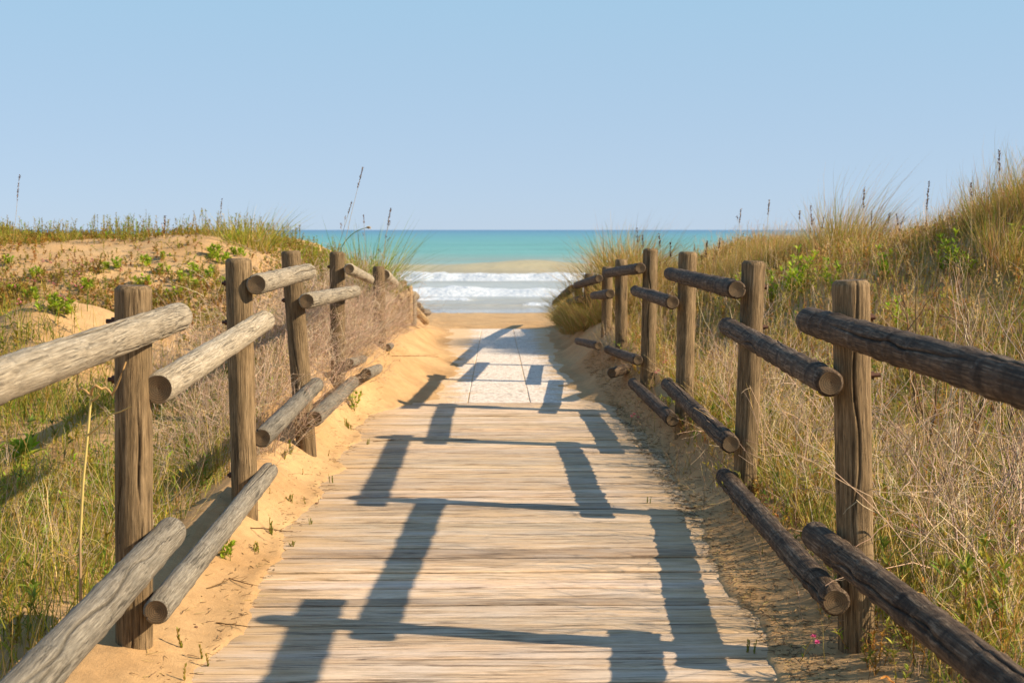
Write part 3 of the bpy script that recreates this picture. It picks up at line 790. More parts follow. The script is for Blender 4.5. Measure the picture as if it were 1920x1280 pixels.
BREEZE = np.array([0.10, 0.0, 0.0])
PM = [M_LEAF, M_TWIG]

# ------------------------------------------------------------------ plants: kinds, each built round the origin
def k_tuft(seed, n, h, spread, pal, w=0.005, droop=0.35, side=(0.25, 0.0, 0.0), r=0.10):
    rng = np.random.default_rng(seed); g = Geo()
    a = rng.uniform(0, 2 * np.pi, n); rr = np.sqrt(rng.random(n)) * r
    base = np.stack([np.cos(a) * rr, np.sin(a) * rr, np.full(n, -0.03)], -1)
    d = udir(rng, n, 0.0, spread); d[:, :2] += base[:, :2] * 2.0
    L = h * rng.uniform(0.45, 1.1, n)
    P = polyl(base, d, L, 6, rng.uniform(0.05, droop, n), rng, 0.03, np.array(side))
    c = pick(rng, pal, n)
    add_blades(g, P, w * rng.uniform(0.6, 1.2, n), c, rng)
    return g
def k_shrub(seed, h, n1, pal=TWIGC, spread=1.1, side=(0.05, 0, 0), twigs=9, thick=1.0, greens=0):
    rng = np.random.default_rng(seed); g = Geo()
    base = np.c_[rng.normal(0, 0.10, (n1, 2)), np.full(n1, -0.03)]
    d = udir(rng, n1, 0.05, spread)
    L = h * rng.uniform(0.55, 1.15, n1)
    P = polyl(base, d, L, 6, rng.uniform(-0.15, 0.2, n1), rng, 0.10, np.array(side))
    add_tubes(g, P, 0.0028 * thick, 0.0012 * thick, pick(rng, pal, n1))
    b2, t2, _ = on_lines(P, rng, n1 * 5, 0.25, 1.0)
    t2 = t2 / np.linalg.norm(t2, axis=1, keepdims=True) + rng.normal(0, 0.55, t2.shape)
    L2 = h * rng.uniform(0.2, 0.5, len(b2))
    P2 = polyl(b2, t2, L2, 5, rng.uniform(-0.2, 0.25, len(b2)), rng, 0.16)
    add_tubes(g, P2, 0.0017 * thick, 0.0008 * thick, pick(rng, pal, len(b2)))
    b3, t3, _ = on_lines(P2, rng, n1 * twigs, 0.2, 1.0)
    t3 = t3 / np.linalg.norm(t3, axis=1, keepdims=True) + rng.normal(0, 0.8, t3.shape)
    P3 = polyl(b3, t3, h * rng.uniform(0.06, 0.22, len(b3)), 3, rng.uniform(-0.2, 0.2, len(b3)), rng, 0.15)
    add_tubes(g, P3, 0.0012 * thick, 0.0006 * thick, pick(rng, pal, len(b3)))
    if greens:
        b4, t4, _ = on_lines(P2, rng, greens, 0.1, 1.0)
        add_leaves(g, b4, udir(rng, greens, 0.3, 1.6), rng.uniform(0.015, 0.04, greens), 0.006, pick(rng, OLIVE, greens), rng)
    return g
def k_leafy(seed, h, n1, leaf, lw, pal, stem=(0.20, 0.16, 0.06), spread=0.5, per=26, up=0.9):
    """clump of upright stems set with leaves all round"""
    rng = np.random.default_rng(seed); g = Geo()
    base = np.c_[rng.normal(0, 0.035 if n1 > 1 else 0, (n1, 2)), np.full(n1, -0.03)]
    d = udir(rng, n1, 0.0, spread)
    P = polyl(base, d, h * rng.uniform(0.6, 1.05, n1), 5, rng.uniform(-0.1, 0.15, n1), rng, 0.05)
    add_tubes(g, P, 0.0032, 0.0016, pick(rng, np.array([stem]), n1), sides=5)
    b, t, i = on_lines(P, rng, n1 * per, 0.18, 1.0)
    t = t / np.linalg.norm(t, axis=1, keepdims=True)
    ld = t * up + udir(rng, len(b), 1.0, 1.9)
    add_leaves(g, b, ld, leaf * rng.uniform(0.6, 1.15, len(b)), lw * rng.uniform(0.7, 1.2, len(b)), pick(rng, pal, len(b)), rng, curl=0.2)
    top = P[:, -1]
    for k in range(7):
        add_leaves(g, top, udir(rng, n1, 0.1, 0.9), leaf * 0.8, lw * 0.9, pick(rng, pal, n1), rng)
    return g
def k_seed(seed, h, lean, head=0.13, col=(0.16, 0.085, 0.06), stemc=(0.36, 0.27, 0.17), side=0, thick=1.0):
    """one thin stalk ending in a dense brown seed head"""
    rng = np.random.default_rng(seed); g = Geo()
    P = polyl(np.array([[0, 0, -0.05]]), np.array([[lean, 0.03, 1.0]]), np.array([h + 0.05]), 10, np.array([0.02]), rng, 0.03)
    add_tubes(g, P, 0.0024 * thick, 0.0014 * thick, pick(rng, np.array([stemc]), 1), sides=4)
    n = int(46 * head / 0.13)
    t0 = 1 - head / h
    b, t, _ = on_lines(P, rng, n, t0, 1.0)
    t = t / np.linalg.norm(t, axis=1, keepdims=True)
    dd = t * 1.3 + udir(rng, n, 0.8, 2.0)
    add_leaves(g, b, dd, rng.uniform(0.010, 0.022, n) * thick, 0.009 * thick, pick(rng, np.array([col, (0.22, 0.12, 0.08), (0.11, 0.06, 0.05)]), n), rng, mat=1)
    for k in range(side):
        b2, t2, _ = on_lines(P, rng, 1, t0 - 0.25, t0)
        P2 = polyl(b2, t2 / np.linalg.norm(t2) + rng.normal(0, 0.35, (1, 3)), np.array([0.10]), 3, np.array([0.0]), rng, 0.05)
        add_tubes(g, P2, 0.0012 * thick, 0.001 * thick, pick(rng, np.array([stemc]), 1))
        b3, t3, _ = on_lines(P2, rng, 10, 0.6, 1.0)
        add_leaves(g, b3, udir(rng, 10, 0.3, 2.0), 0.016 * thick, 0.008 * thick, pick(rng, np.array([col]), 10), rng, mat=1)
    return g
def k_bare(seed, h, lean, pal=np.array([(0.15, 0.09, 0.06), (0.20, 0.12, 0.08), (0.11, 0.07, 0.05)]), nb=16):
    rng = np.random.default_rng(seed); g = Geo()
    n1 = 3
    base = np.c_[rng.normal(0, 0.02, (n1, 2)), np.full(n1, -0.05)]
    d = udir(rng, n1, 0.05, 0.35); d[:, 0] += lean
    P = polyl(base, d, h * rng.uniform(0.65, 1.0, n1), 9, np.zeros(n1), rng, 0.10)
    add_tubes(g, P, 0.0075, 0.002, pick(rng, pal, n1), sides=5)
    b2, t2, _ = on_lines(P, rng, nb, 0.15, 0.95)
    t2 = t2 / np.linalg.norm(t2, axis=1, keepdims=True) + rng.normal(0, 0.40, t2.shape)
    P2 = polyl(b2, t2, h * rng.uniform(0.15, 0.42, nb), 6, rng.uniform(-0.1, 0.05, nb), rng, 0.14)
    add_tubes(g, P2, 0.0034, 0.0013, pick(rng, pal, nb), sides=4)
    b3, t3, _ = on_lines(P2, rng, nb * 4, 0.2, 1.0)
    t3 = t3 / np.linalg.norm(t3, axis=1, keepdims=True) + rng.normal(0, 0.5, t3.shape)
    P3 = polyl(b3, t3, h * rng.uniform(0.04, 0.16, nb * 4), 4, rng.uniform(-0.1, 0.1, nb * 4), rng, 0.15)
    add_tubes(g, P3, 0.0017, 0.0008, pick(rng, pal, nb * 4))
    return g
def k_sprout(seed, h, n1):
    """fleshy seedling: a few upright stems covered in tiny scale leaves"""
    rng = np.random.default_rng(seed); g = Geo()
    base = np.c_[rng.normal(0, 0.009 if n1 > 1 else 0, (n1, 2)), np.full(n1, -0.01)]
    d = udir(rng, n1, 0.0, 0.38)
    P = polyl(base, d, h * rng.uniform(0.5, 1.1, n1), 4, np.zeros(n1), rng, 0.06)
    pal = np.array([(0.26, 0.26, 0.05), (0.33, 0.25, 0.07), (0.20, 0.24, 0.045)])
    add_tubes(g, P, 0.0022, 0.0016, pick(rng, pal, n1), mat=0, sides=5)
    m = n1 * 16
    b, t, _ = on_lines(P, rng, m, 0.15, 1.0)
    t = t / np.linalg.norm(t, axis=1, keepdims=True)
    add_leaves(g, b, t * 1.5 + udir(rng, m, 1.0, 1.8), rng.uniform(0.008, 0.014, m), 0.005, pick(rng, pal, m), rng, curl=-0.1)
    return g
def k_flower(seed, h, heads, lean=0.4):
    rng = np.random.default_rng(seed); g = Geo(); g2 = Geo()
    P = polyl(np.zeros((heads, 3)), udir(rng, heads, 0.1, 0.5) + np.array([lean, 0, 0]), h * rng.uniform(0.7, 1.0, heads), 5, np.full(heads, 0.1), rng, 0.06)
    add_tubes(g, P, 0.0012, 0.0008, pick(rng, np.array([(0.20, 0.14, 0.05)]), heads), mat=1)
    m = 6
    b, t, _ = on_lines(P, rng, m, 0.1, 0.6)
    add_leaves(g, b, udir(rng, m, 0.5, 1.3), 0.02, 0.005, pick(rng, GREEN, m), rng)
    for k in range(heads):
        for j in range(2):
            npet = 5; a = np.arange(npet) / npet * 6.283 + j * 0.6
            d = np.stack([np.cos(a), np.sin(a) * 0.6 - 0.5, np.full(npet, 0.35 + j * 0.6)], -1)
            add_leaves(g2, np.repeat(P[k, -1][None], npet, 0), d, 0.011, 0.009, pick(rng, np.array([(0.72, 0.10, 0.46), (0.78, 0.16, 0.52)]) if heads == 2 else np.array([(0.62, 0.20, 0.34), (0.70, 0.28, 0.42)]), npet), rng)
    return g, g2
def k_twig(seed, L, col=(0.14, 0.08, 0.045), r=0.003):
    rng = np.random.default_rng(seed); g = Geo()
    P = polyl(np.array([[0, 0, r * 0.6]]), np.array([[1.0, 0.15, 0.03]]), np.array([L]), 9, np.array([0.0]), rng, 0.12)
    P[..., 2] = r * 0.7 + np.abs(P[..., 2] - r) * 0.25
    add_tubes(g, P, r, r * 0.5, pick(rng, np.array([col]), 1), sides=5)
    b, t, _ = on_lines(P, rng, 4, 0.25, 0.9)
    t = t / np.linalg.norm(t, axis=1, keepdims=True) + rng.normal(0, 0.6, (4, 3)); t[:, 2] = np.abs(t[:, 2]) * 0.3
    P2 = polyl(b, t, L * rng.uniform(0.1, 0.35, 4), 4, np.zeros(4), rng, 0.12)
    add_tubes(g, P2, r * 0.55, r * 0.3, pick(rng, np.array([col]), 4))
    return g
def ground_pt(px, py):
    """first point of the sand under a pixel of the photograph"""
    d = ray(px, py); d = np.array(d) / d.y
    ys = np.linspace(2.5, 40, 4000)
    pts = np.array(CAM)[None] + d[None] * ys[:, None]
    below = pts[:, 2] < terrain(pts[:, 0], pts[:, 1])
    k = int(np.argmax(below))
    p = pts[k]
    return Vector((p[0], p[1], float(terrain(p[0], p[1]))))
def tz(x, y): return float(terrain(np.array([x]), np.array([y]))[0])
_cache = {}
def plant(name, key, maker, loc, rz, sc, label, cat, group=None):
    """a plant of its own; repeats of a kind share mesh data"""
    if key not in _cache: _cache[key] = maker().mesh(name, PM)
    o = bpy.data.objects.new(name, _cache[key]); C.objects.link(o)
    o.location = loc; o.rotation_euler = (0, 0, rz); o.scale = (sc, sc, sc)
    return tag(o, label, cat, group)

# ------------------------------------------------------------------ plant cover nobody could count
def wedge(rng, n, side, y0, y1, xmin, margin=1.3):
    """positions over one side of the path inside what can be seen from there"""
    y = y0 + (y1 - y0) * rng.random(n) ** 0.85
    k = 0.40 if side < 0 else 0.425
    xm = k * y + margin
    x = xmin + (xm - xmin) * rng.random(n)
    keep = rng.random(n) < (xm - xmin) / (k * y1 + margin - xmin)
    x, y = x[keep], y[keep]
    return side * x, y
def cover(name, seed, side, layers, kind='stuff'):
    g = Geo()
    for li, (n, y0, y1, xmin, dens, what) in enumerate(layers):
        rng = np.random.default_rng(seed * 100 + li)
        if isinstance(xmin, tuple):
            x = side * rng.uniform(xmin[0], xmin[1], n); y = rng.uniform(y0, y1, n)
        else:
            x, y = wedge(rng, n, side, y0, y1, xmin)
        k = rng.random(len(x)) < np.clip(dens(x, y), 0, 1)
        x, y = x[k], y[k]
        base = np.stack([x, y, terrain(x, y) - 0.01], -1)
        what(g, base, rng)
    o = g.build(name, PM); tag(o, kind=kind)
    return o
def W_grass(h, pal, w=0.0045, spread=0.5, droop=0.35, S=4, side=0.10, size=None):
    def f(g, base, rng):
        n = len(base); L = h * rng.uniform(0.35, 1.1, n)
        if size is not None: L = L * size(base[:, 0], base[:, 1])
        P = polyl(base, udir(rng, n, 0.0, spread), L, S, rng.uniform(0.0, droop, n), rng, 0.05, np.array([side, 0, 0]))
        add_blades(g, P, w * rng.uniform(0.6, 1.3, n), pick(rng, pal, n), rng)
    return f
def W_straw(h, pal, r=0.0016, spread=0.6, droop=0.2, branch=2):
    def f(g, base, rng):
        n = len(base); L = h * rng.uniform(0.4, 1.1, n)
        P = polyl(base, udir(rng, n, 0.0, spread), L, 5, rng.uniform(-0.1, droop, n), rng, 0.07, np.array([0.06, 0, 0]))
        add_tubes(g, P, r, r * 0.5, pick(rng, pal, n))
        if branch:
            b, t, _ = on_lines(P, rng, n * branch, 0.35, 1.0)
            t = t / np.linalg.norm(t, axis=1, keepdims=True) + rng.normal(0, 0.5, t.shape)
            P2 = polyl(b, t, h * rng.uniform(0.08, 0.3, len(b)), 3, rng.uniform(-0.1, 0.2, len(b)), rng, 0.10)
            add_tubes(g, P2, r * 0.65, r * 0.4, pick(rng, pal, len(b)))
    return f
def W_herb(h, leaf, lw, pal, per=14, spread=0.5, stem=(0.22, 0.15, 0.06)):
    def f(g, base, rng):
        n = len(base); L = h * rng.uniform(0.4, 1.15, n)
        P = polyl(base, udir(rng, n, 0.0, spread), L, 4, rng.uniform(-0.1, 0.15, n), rng, 0.06)
        add_tubes(g, P, 0.0022, 0.0012, pick(rng, np.array([stem, (0.30, 0.15, 0.06)]), n))
        b, t, i = on_lines(P, rng, n * per, 0.12, 1.0)
        t = t / np.linalg.norm(t, axis=1, keepdims=True)
        c = pick(rng, pal, n)[i] * (1 + rng.normal(0, 0.1, (len(b), 1)))
        add_leaves(g, b, t * 0.9 + udir(rng, len(b), 0.8, 1.9), leaf * rng.uniform(0.5, 1.2, len(b)), lw * rng.uniform(0.6, 1.2, len(b)), np.clip(c, 0.01, 0.9), rng)
    return f
pn = lambda sc, sd, lo, hi: (lambda x, y: sm(fbm(x * sc, y * sc, 0, sd, 3), lo, hi))
# left: grass flat beside the boardwalk, then the sparse face and crest of the dune
flatL = lambda x, y: (1 - sm(y, 8.6, 9.8)) * np.maximum(0.35, pn(1.1, 71, 0.36, 0.55)(x, y))
hump_bare = lambda x, y: 1 - np.exp(-(((x + 3.3) / 1.0) ** 2 + ((y - 9.75) / 0.75) ** 2))
def duneLf(x, y):
    band = sm(y, 10.2, 11.2) * (1 - sm(y, 12.8, 14.4)) + 0.13 * sm(y, 12.6, 14.2) * (1 - sm(y, 14.8, 15.4)) + 0.16 * sm(y, 15.3, 15.9)
    edge = np.maximum(1 - sm(-x, 2.1, 2.9), sm(-x, 5.3, 6.0))
    return np.clip(np.maximum(band, edge * 0.9), 0, 1) * np.maximum(0.42, pn(1.3, 73, 0.34, 0.50)(x, y)) * hump_bare(x, y)
cover('dune_grass', 1, -1, [
    (30000, 2.6, 9.8, 1.50, flatL, W_grass(0.26, np.concatenate([GREEN, OLIVE[:2]]), 0.0055, 0.55)),
    (8000, 2.6, 9.8, 1.46, flatL, W_grass(0.40, np.concatenate([STRAW[:3], GREEN, OLIVE]), 0.0035, 0.45)),
    (900, 2.6, 9.8, 1.46, flatL, W_straw(0.50, np.concatenate([STRAW, TWIGC]), 0.0016, 0.6, 0.2, 3)),
    (2400, 2.6, 9.6, 1.50, flatL, W_herb(0.24, 0.05, 0.012, np.concatenate([GREEN, FRESH[:1], OLIVE[:2]]), 14))])
cover('creeping_plants', 2, -1, [
    (24000, 9.4, 19.0, 1.5, duneLf, W_herb(0.14, 0.034, 0.012, np.concatenate([OLIVE, GREEN[1:3]]), 16, 0.8)),
    (22000, 9.4, 19.0, 1.5, duneLf, W_herb(0.08, 0.035, 0.014, np.concatenate([OLIVE, TAWNY]), 12, 1.2)),
    (5000, 9.4, 19.0, 1.5, duneLf, W_grass(0.22, np.concatenate([TAWNY, OLIVE]), 0.005, 0.5)),
    (1500, 15.5, 18.0, 1.8, lambda x, y: pn(2.0, 75, 0.42, 0.54)(x, y), W_herb(0.30, 0.035, 0.010, np.concatenate([OLIVE[:3], FRESH[:1], GREEN[1:3]]), 24, 0.25)),
    (900, 14.0, 19.5, (1.30, 2.6), lambda x, y: sm(y, 14, 15) * (0.35 + sm(-x, 1.3, 1.6)), W_herb(0.27, 0.035, 0.012, np.concatenate([OLIVE[:3], GREEN[1:3], FRESH[:1]]), 22, 0.45)),
    (650, 12.5, 19.0, (1.30, 2.3), lambda x, y: x * 0 + 1, W_grass(0.26, np.concatenate([GREEN, STRAW[:2], OLIVE]), 0.006, 0.5))])
# right: tangled grass from the fence to the crest
nearR = lambda x, y: (1 - sm(y, 8.5, 10.5)) * np.maximum(0.45, pn(1.0, 81, 0.36, 0.55)(x, y))
farR = lambda x, y: sm(y, 7.0, 9.0) * (1 - sm(y, 19.5, 21)) * np.maximum(0.62, pn(0.8, 83, 0.36, 0.52)(x, y))
sizeR = lambda x, y: 0.65 + 0.9 * sm(fbm(x * 0.9, y * 0.9, 0, 87, 3), 0.42, 0.68)
cover('dune_grass', 3, 1, [
    (30000, 2.8, 10.5, 1.50, nearR, W_grass(0.24, np.concatenate([GREEN, OLIVE[:2], FRESH[:1]]), 0.0055, 0.6)),
    (8000, 2.8, 10.5, 1.46, nearR, W_grass(0.42, np.concatenate([STRAW[:3], OLIVE, GREEN[1:3]]), 0.0035, 0.6)),
    (1400, 3.2, 10.5, 1.55, nearR, W_straw(0.55, np.concatenate([TWIGC, STRAW[:1]]), 0.0016, 0.95, 0.3, 4)),
    (3200, 2.8, 10.5, 1.46, nearR, W_herb(0.26, 0.05, 0.010, np.concatenate([GREEN, OLIVE]), 14))])
cover('verge_grass', 5, 1, [
    (5200, 1.6, 10.5, (1.40, 1.95), lambda x, y: x * 0 + 1, W_grass(0.34, np.concatenate([GREEN, OLIVE, STRAW[:2]]), 0.005, 0.55)),
    (900, 1.6, 10.5, (1.40, 2.1), lambda x, y: x * 0 + 1, W_straw(0.50, np.concatenate([TWIGC, STRAW]), 0.0017, 0.8, 0.3, 4)),
    (800, 2.6, 13.0, (1.24, 1.6), lambda x, y: np.maximum(0.25, pn(1.6, 93, 0.45, 0.55)(x, y)), W_herb(0.16, 0.032, 0.009, np.concatenate([OLIVE, GREEN]), 14, 0.7)),
    (4200, 2.6, 15.0, (1.02, 1.60), lambda x, y: sm(x, 0.98, 1.5) * np.maximum(0.2, pn(1.4, 95, 0.42, 0.55)(x, y)), W_straw(0.20, np.concatenate([TWIGC * 0.6, TAWNY * 0.6]), 0.0014, 1.2, 0.3, 3))])
cover('dune_grass', 4, 1, [
    (44000, 7.0, 20.5, 1.5, farR, W_grass(0.28, TAWNY, 0.006, 0.55, 0.4, 4, 0.14, sizeR)),
    (18000, 7.0, 20.5, 1.5, farR, W_grass(0.22, np.concatenate([GREEN, OLIVE[:3]]), 0.007, 0.5)),
    (22000, 7.0, 19.5, 1.5, farR, W_herb(0.24, 0.034, 0.011, np.concatenate([OLIVE, TAWNY, GREEN[1:3]]), 14)),
    (7000, 7.0, 19.5, 1.5, farR, W_straw(0.42, np.concatenate([TWIGC, TAWNY]), 0.002, 0.6, 0.2, 3))])
# bits of straw, bark and grit on the trodden sand
def build_litter():
    rng = np.random.default_rng(90); g = Geo(); n = 5200
    sd = np.where(rng.random(n) < 0.85, 1, -1)
    y = rng.uniform(3.4, 14, n); x = sd * (0.98 + np.abs(rng.normal(0, 0.16, n)))
    base = np.stack([x, y, np.maximum(terrain(x, y), 0.0) + 0.003], -1)
    a = rng.uniform(0, 6.28, n)
    d = np.stack([np.cos(a), np.sin(a), rng.uniform(-0.05, 0.12, n)], -1)
    P = polyl(base, d, rng.uniform(0.008, 0.05, n), 3, np.zeros(n), rng, 0.15)
    add_tubes(g, P, 0.0016, 0.0008, pick(rng, np.array([(0.12, 0.07, 0.04), (0.22, 0.14, 0.08), (0.40, 0.29, 0.16), (0.08, 0.05, 0.03)]), n))
    o = g.build('litter', PM); tag(o, kind='stuff')
build_litter()

# ------------------------------------------------------------------ single plants
R = np.random.default_rng(7)
# bleached dry shrubs leaning through the left fence
for k, (x, y, s) in enumerate([(-1.62, 6.9, 0.62), (-1.75, 7.6, 0.72), (-1.58, 8.5, 0.78), (-1.85, 9.2, 0.85), (-1.55, 9.9, 0.85), (-1.50, 10.8, 0.85), (-1.75, 11.4, 0.95), (-1.42, 12.2, 0.85), (-1.55, 13.3, 0.85), (-1.38, 14.3, 0.70), (-1.5, 7.8, 0.6), (-1.45, 9.1, 0.75), (-1.4, 10.3, 0.75), (-1.4, 11.5, 0.8), (-1.5, 12.7, 0.9), (-2.1, 8.4, 0.8), (-1.36, 7.4, 0.55), (-1.34, 8.8, 0.62), (-1.30, 9.6, 0.6), (-1.28, 10.6, 0.66), (-1.26, 11.3, 0.68), (-1.25, 12.0, 0.7), (-1.24, 12.9, 0.7), (-1.22, 13.7, 0.68), (-1.22, 14.8, 0.62), (-1.3, 15.6, 0.6)]):
    plant('dry_shrub', 'shrub%d' % (k % 3), lambda k=k: k_shrub(40 + k % 3, 0.85, 44, side=(0.10, -0.05, 0), greens=60), (x, y, tz(x, y)), R.uniform(0, 6.28), s,
          'leafless tangle of pale pinkish twigs growing through the left fence', 'shrub', 'dry shrubs along the left fence')
for k, (x, y, s) in enumerate([(-1.75, 4.9, 0.55), (-2.3, 5.6, 0.6), (-1.7, 5.8, 0.6)]):
    plant('dry_shrub', 'lshrub%d' % (k % 2), lambda k=k: k_shrub(50 + k % 2, 0.8, 22, pal=np.concatenate([STRAW, TWIGC]), greens=120), (x, y, tz(x, y)), R.uniform(0, 6.28), s,
          'straw coloured twiggy weed in the grass behind the nearest left posts', 'shrub', 'twiggy weeds behind the near left posts')
# arching grey twigs behind the right fence
for k, (x, y, s) in enumerate([(1.85, 4.6, 0.9), (2.3, 5.0, 1.0), (2.0, 5.7, 1.0), (2.6, 6.0, 1.0), (1.75, 6.9, 0.8), (2.2, 7.4, 0.9), (1.7, 8.1, 0.75), (3.0, 5.4, 0.9), (1.95, 9.2, 0.8)]):
    plant('dry_shrub', 'rshrub%d' % (k % 3), lambda k=k: k_shrub(60 + k % 3, 0.9, 20, spread=1.25, side=(0.14, 0, 0), twigs=5, thick=1.3, greens=30), (x, y, tz(x, y)), R.uniform(0, 6.28), s,
          'thicket of arching pale bare twigs behind the nearest right posts', 'shrub', 'dry twiggy shrubs behind the right fence')
# marram on the crests
def tuft(px, py, Y, h, key, maker, label, group=None, dz=0.0):
    p = at_y(px, py, Y); z = tz(p.x, p.y)
    return plant('marram_grass', key, maker, (p.x, p.y, z), R.uniform(-0.4, 0.4), h, label, 'grass tuft', group)
GT = np.concatenate([GREEN, STRAW[:2], OLIVE[:2]])
tuft(470, 440, 15.8, 1.12, 'tg0', lambda: k_tuft(1, 420, 0.62, 0.7, GT, 0.007, 0.5, (0.18, 0, 0), 0.30), 'broad clump of green marram grass alone on the crest of the left dune')
tuft(693, 500, 15.5, 1.9, 'tg1', lambda: k_tuft(2, 420, 0.62, 0.75, np.concatenate([GREEN, FRESH[1:], OLIVE[:2]]), 0.006, 0.6, (0.10, 0, 0), 0.13), 'yellow green grass tuft hanging towards the sea above the far left posts')
for k, (px, Y, h) in enumerate([(20, 15.5, 0.5), (130, 16.0, 0.35), (260, 16.0, 0.33), (395, 15.7, 0.35)]):
    tuft(px, 440, Y, h, 'tg%d' % (2 + k % 2), lambda k=k: k_tuft(3 + k % 2, 140, 0.7, 0.5, GT, 0.006, 0.3, (0.05, 0, 0), 0.25), 'low thin tuft of grass on the skyline of the left dune', 'low tufts along the left skyline')
hum = [(1080, 21.5, 1.1), (1090, 21.0, 1.2), (1072, 22.5, 1.0), (1066, 23.4, 0.95), (1078, 23.0, 1.1), (1100, 20.6, 1.2), (1062, 24.4, 0.8), (1092, 19.4, 1.0), (1086, 20.0, 0.9), (1095, 19.0, 1.3), (1110, 18.2, 1.4), (1130, 18.8, 1.5), (1150, 17.8, 1.5), (1170, 18.4, 1.55), (1185, 17.4, 1.5), (1205, 17.9, 1.45), (1225, 17.0, 1.25), (1245, 17.4, 1.1), (1082, 18.3, 0.95), (1100, 17.2, 0.95), (1118, 16.6, 1.0), (1140, 16.4, 0.95), (1165, 16.6, 1.15), (1190, 16.2, 1.1), (1075, 20.6, 1.1), (1088, 17.6, 0.8), (1108, 19.6, 1.3), (1128, 17.4, 1.2)]
for k, (px, Y, h) in enumerate(hum):
    py = 500
    tuft(px, py, Y, h, 'tr%d' % (k % 3), lambda k=k: k_tuft(10 + k % 3, 420, 0.66, 0.85, np.concatenate([TAWNY, STRAW[:2], GREEN[:1]]), 0.006, 0.6, (0.08, 0, 0), 0.24), 'tawny marram grass leaning over the far end of the right fence', 'marram hummock at the far end of the right fence')
for k, (px, Y, h) in enumerate([(1385, 15.2, 0.75), (1440, 15.0, 0.95), (1460, 14.7, 0.85), (1560, 14.6, 1.15), (1590, 14.2, 1.3), (1610, 14.6, 1.2), (1575, 13.9, 1.1), (1740, 14.0, 0.7), (1790, 13.6, 0.75), (1840, 12.6, 0.85), (1870, 12.0, 1.0), (1905, 11.6, 1.1), (1950, 11.4, 1.2), (1990, 11.2, 1.15), (1335, 15.6, 0.6), (1500, 15.2, 0.6), (1880, 11.0, 0.9), (1920, 10.6, 1.0)]):
    tuft(px, 450, Y, h, 'tw%d' % (k % 3), lambda k=k: k_tuft(20 + k % 3, 260, 0.72, 0.42, np.concatenate([TAWNY, TAWNY, GREEN[:2], OLIVE[:2]]), 0.0055, 0.35, (0.22, 0, 0), 0.22), 'tall wind bent marram grass on the skyline of the right dune', 'marram along the crest of the right dune')
# long sparse blades streaming against the sky
for k, (px, Y, h) in enumerate([(1100, 18.0, 0.9), (1135, 17.6, 1.0), (1165, 17.6, 1.05), (1195, 17.2, 1.05), (1225, 16.6, 0.9), (1385, 15.0, 0.85), (1425, 15.0, 0.8), (1470, 14.6, 0.75), (1290, 16.0, 0.75), (1330, 15.6, 0.8), (1355, 15.2, 0.85), (1405, 15.3, 0.85), (1555, 14.4, 1.1), (1580, 14.2, 1.25), (1605, 14.0, 1.2), (1640, 14.4, 0.8), (1760, 13.8, 0.8), (1800, 13.2, 0.75), (1845, 12.4, 0.9), (1880, 11.8, 1.0), (1910, 11.4, 1.05), (1950, 11.2, 1.05)]):
    tuft(px, 450, Y, h, 'tz%d' % (k % 3), lambda k=k: k_tuft(30 + k % 3, 46, 1.05, 0.30, np.concatenate([TAWNY, STRAW[:2]]), 0.0042, 0.28, (0.26, 0, 0), 0.16), 'sparse spray of long thin wind bent blades against the sky on the right', 'long wispy sprays on the right skyline')
# seed heads
def stalk(tx, ty, bx, by, Y, label, head=0.13, side=0, thick=1.0, group=None, key=None):
    t = at_y(tx, ty, Y); b = at_y(bx, by, Y); b.z = min(b.z, tz(b.x, b.y)) if tz(b.x, b.y) > b.z - 0.8 else b.z
    z0 = tz(b.x, b.y)
    if z0 < b.z: b = b + (b - t) * ((b.z - z0) / max(0.1, (t.z - b.z)))
    else: b = Vector((b.x, b.y, z0 - 0.02))
    h = (t - b).length; lean = (t.x - b.x) / max(0.05, t.z - b.z)
    g = k_seed(int(tx), h, lean, head, side=side, thick=thick)
    me = g.mesh('seed_stalk', PM)
    o = bpy.data.objects.new('seed_stalk', me); C.objects.link(o); o.location = b
    return tag(o, label, 'seed stalk', group)
stalk(674, 300, 637, 465, 11.0, 'tallest dry seed stalk on the left, reaching far above the sea horizon', 0.19)
stalk(650, 378, 627, 466, 11.0, 'kinked short seed stalk beside the tallest one on the left', 0.10, 2)
stalk(725, 386, 692, 492, 13.0, 'branched dark seed stalk rising from the grass tuft above the far left posts', 0.17, 5, 1.2)
stalk(687, 400, 692, 490, 13.2, 'thin pale stalk with two small seed heads over the yellow green tuft', 0.09, 1)
stalk(413, 370, 405, 440, 15.0, 'single dark seed stalk left of the broad clump on the left crest', 0.17)
stalk(30, 327, 8, 425, 13.5, 'long leaning seed stalk at the far left end of the dune skyline', 0.28)
stalk(307, 405, 307, 440, 15.5, 'short rusty flower spike on the bare middle of the left crest', 0.20, 0, 1.6)
for tx, ty, Y in [(1500, 392, 12.5), (1523, 383, 12.5), (1545, 400, 12.6), (1385, 388, 12.6), (1195, 424, 12.0), (1241, 434, 11.5), (1300, 455, 10.8), (1325, 450, 10.8), (1350, 440, 11.2), (1636, 392, 12.0), (1667, 398, 12.2), (1684, 400, 12.2), (1692, 404, 12.4), (1824, 345, 11.0), (1208, 436, 12.0), (1262, 450, 11.2)]:
    stalk(tx, ty, tx - 34 + (tx * 7) % 47, ty + 150, Y, 'brown seed spike among the grasses on the right dune', 0.09 + (tx * 13 % 10) * 0.010, tx % 4, 0.85 + (tx * 3 % 7) * 0.06, 'seed spikes across the right dune')
stalk(1880, 278, 1878, 430, 10.6, 'highest dark seed spike near the right edge, above the grass', 0.17, 0, 1.2)
stalk(1621, 352, 1617, 470, 12.0, 'upright dark seed spike right of the tallest marram on the right crest', 0.22, 0, 1.2)
stalk(1441, 370, 1432, 470, 12.2, 'thin dark seed spike standing over the sea end of the right crest', 0.15, 0, 1.1)
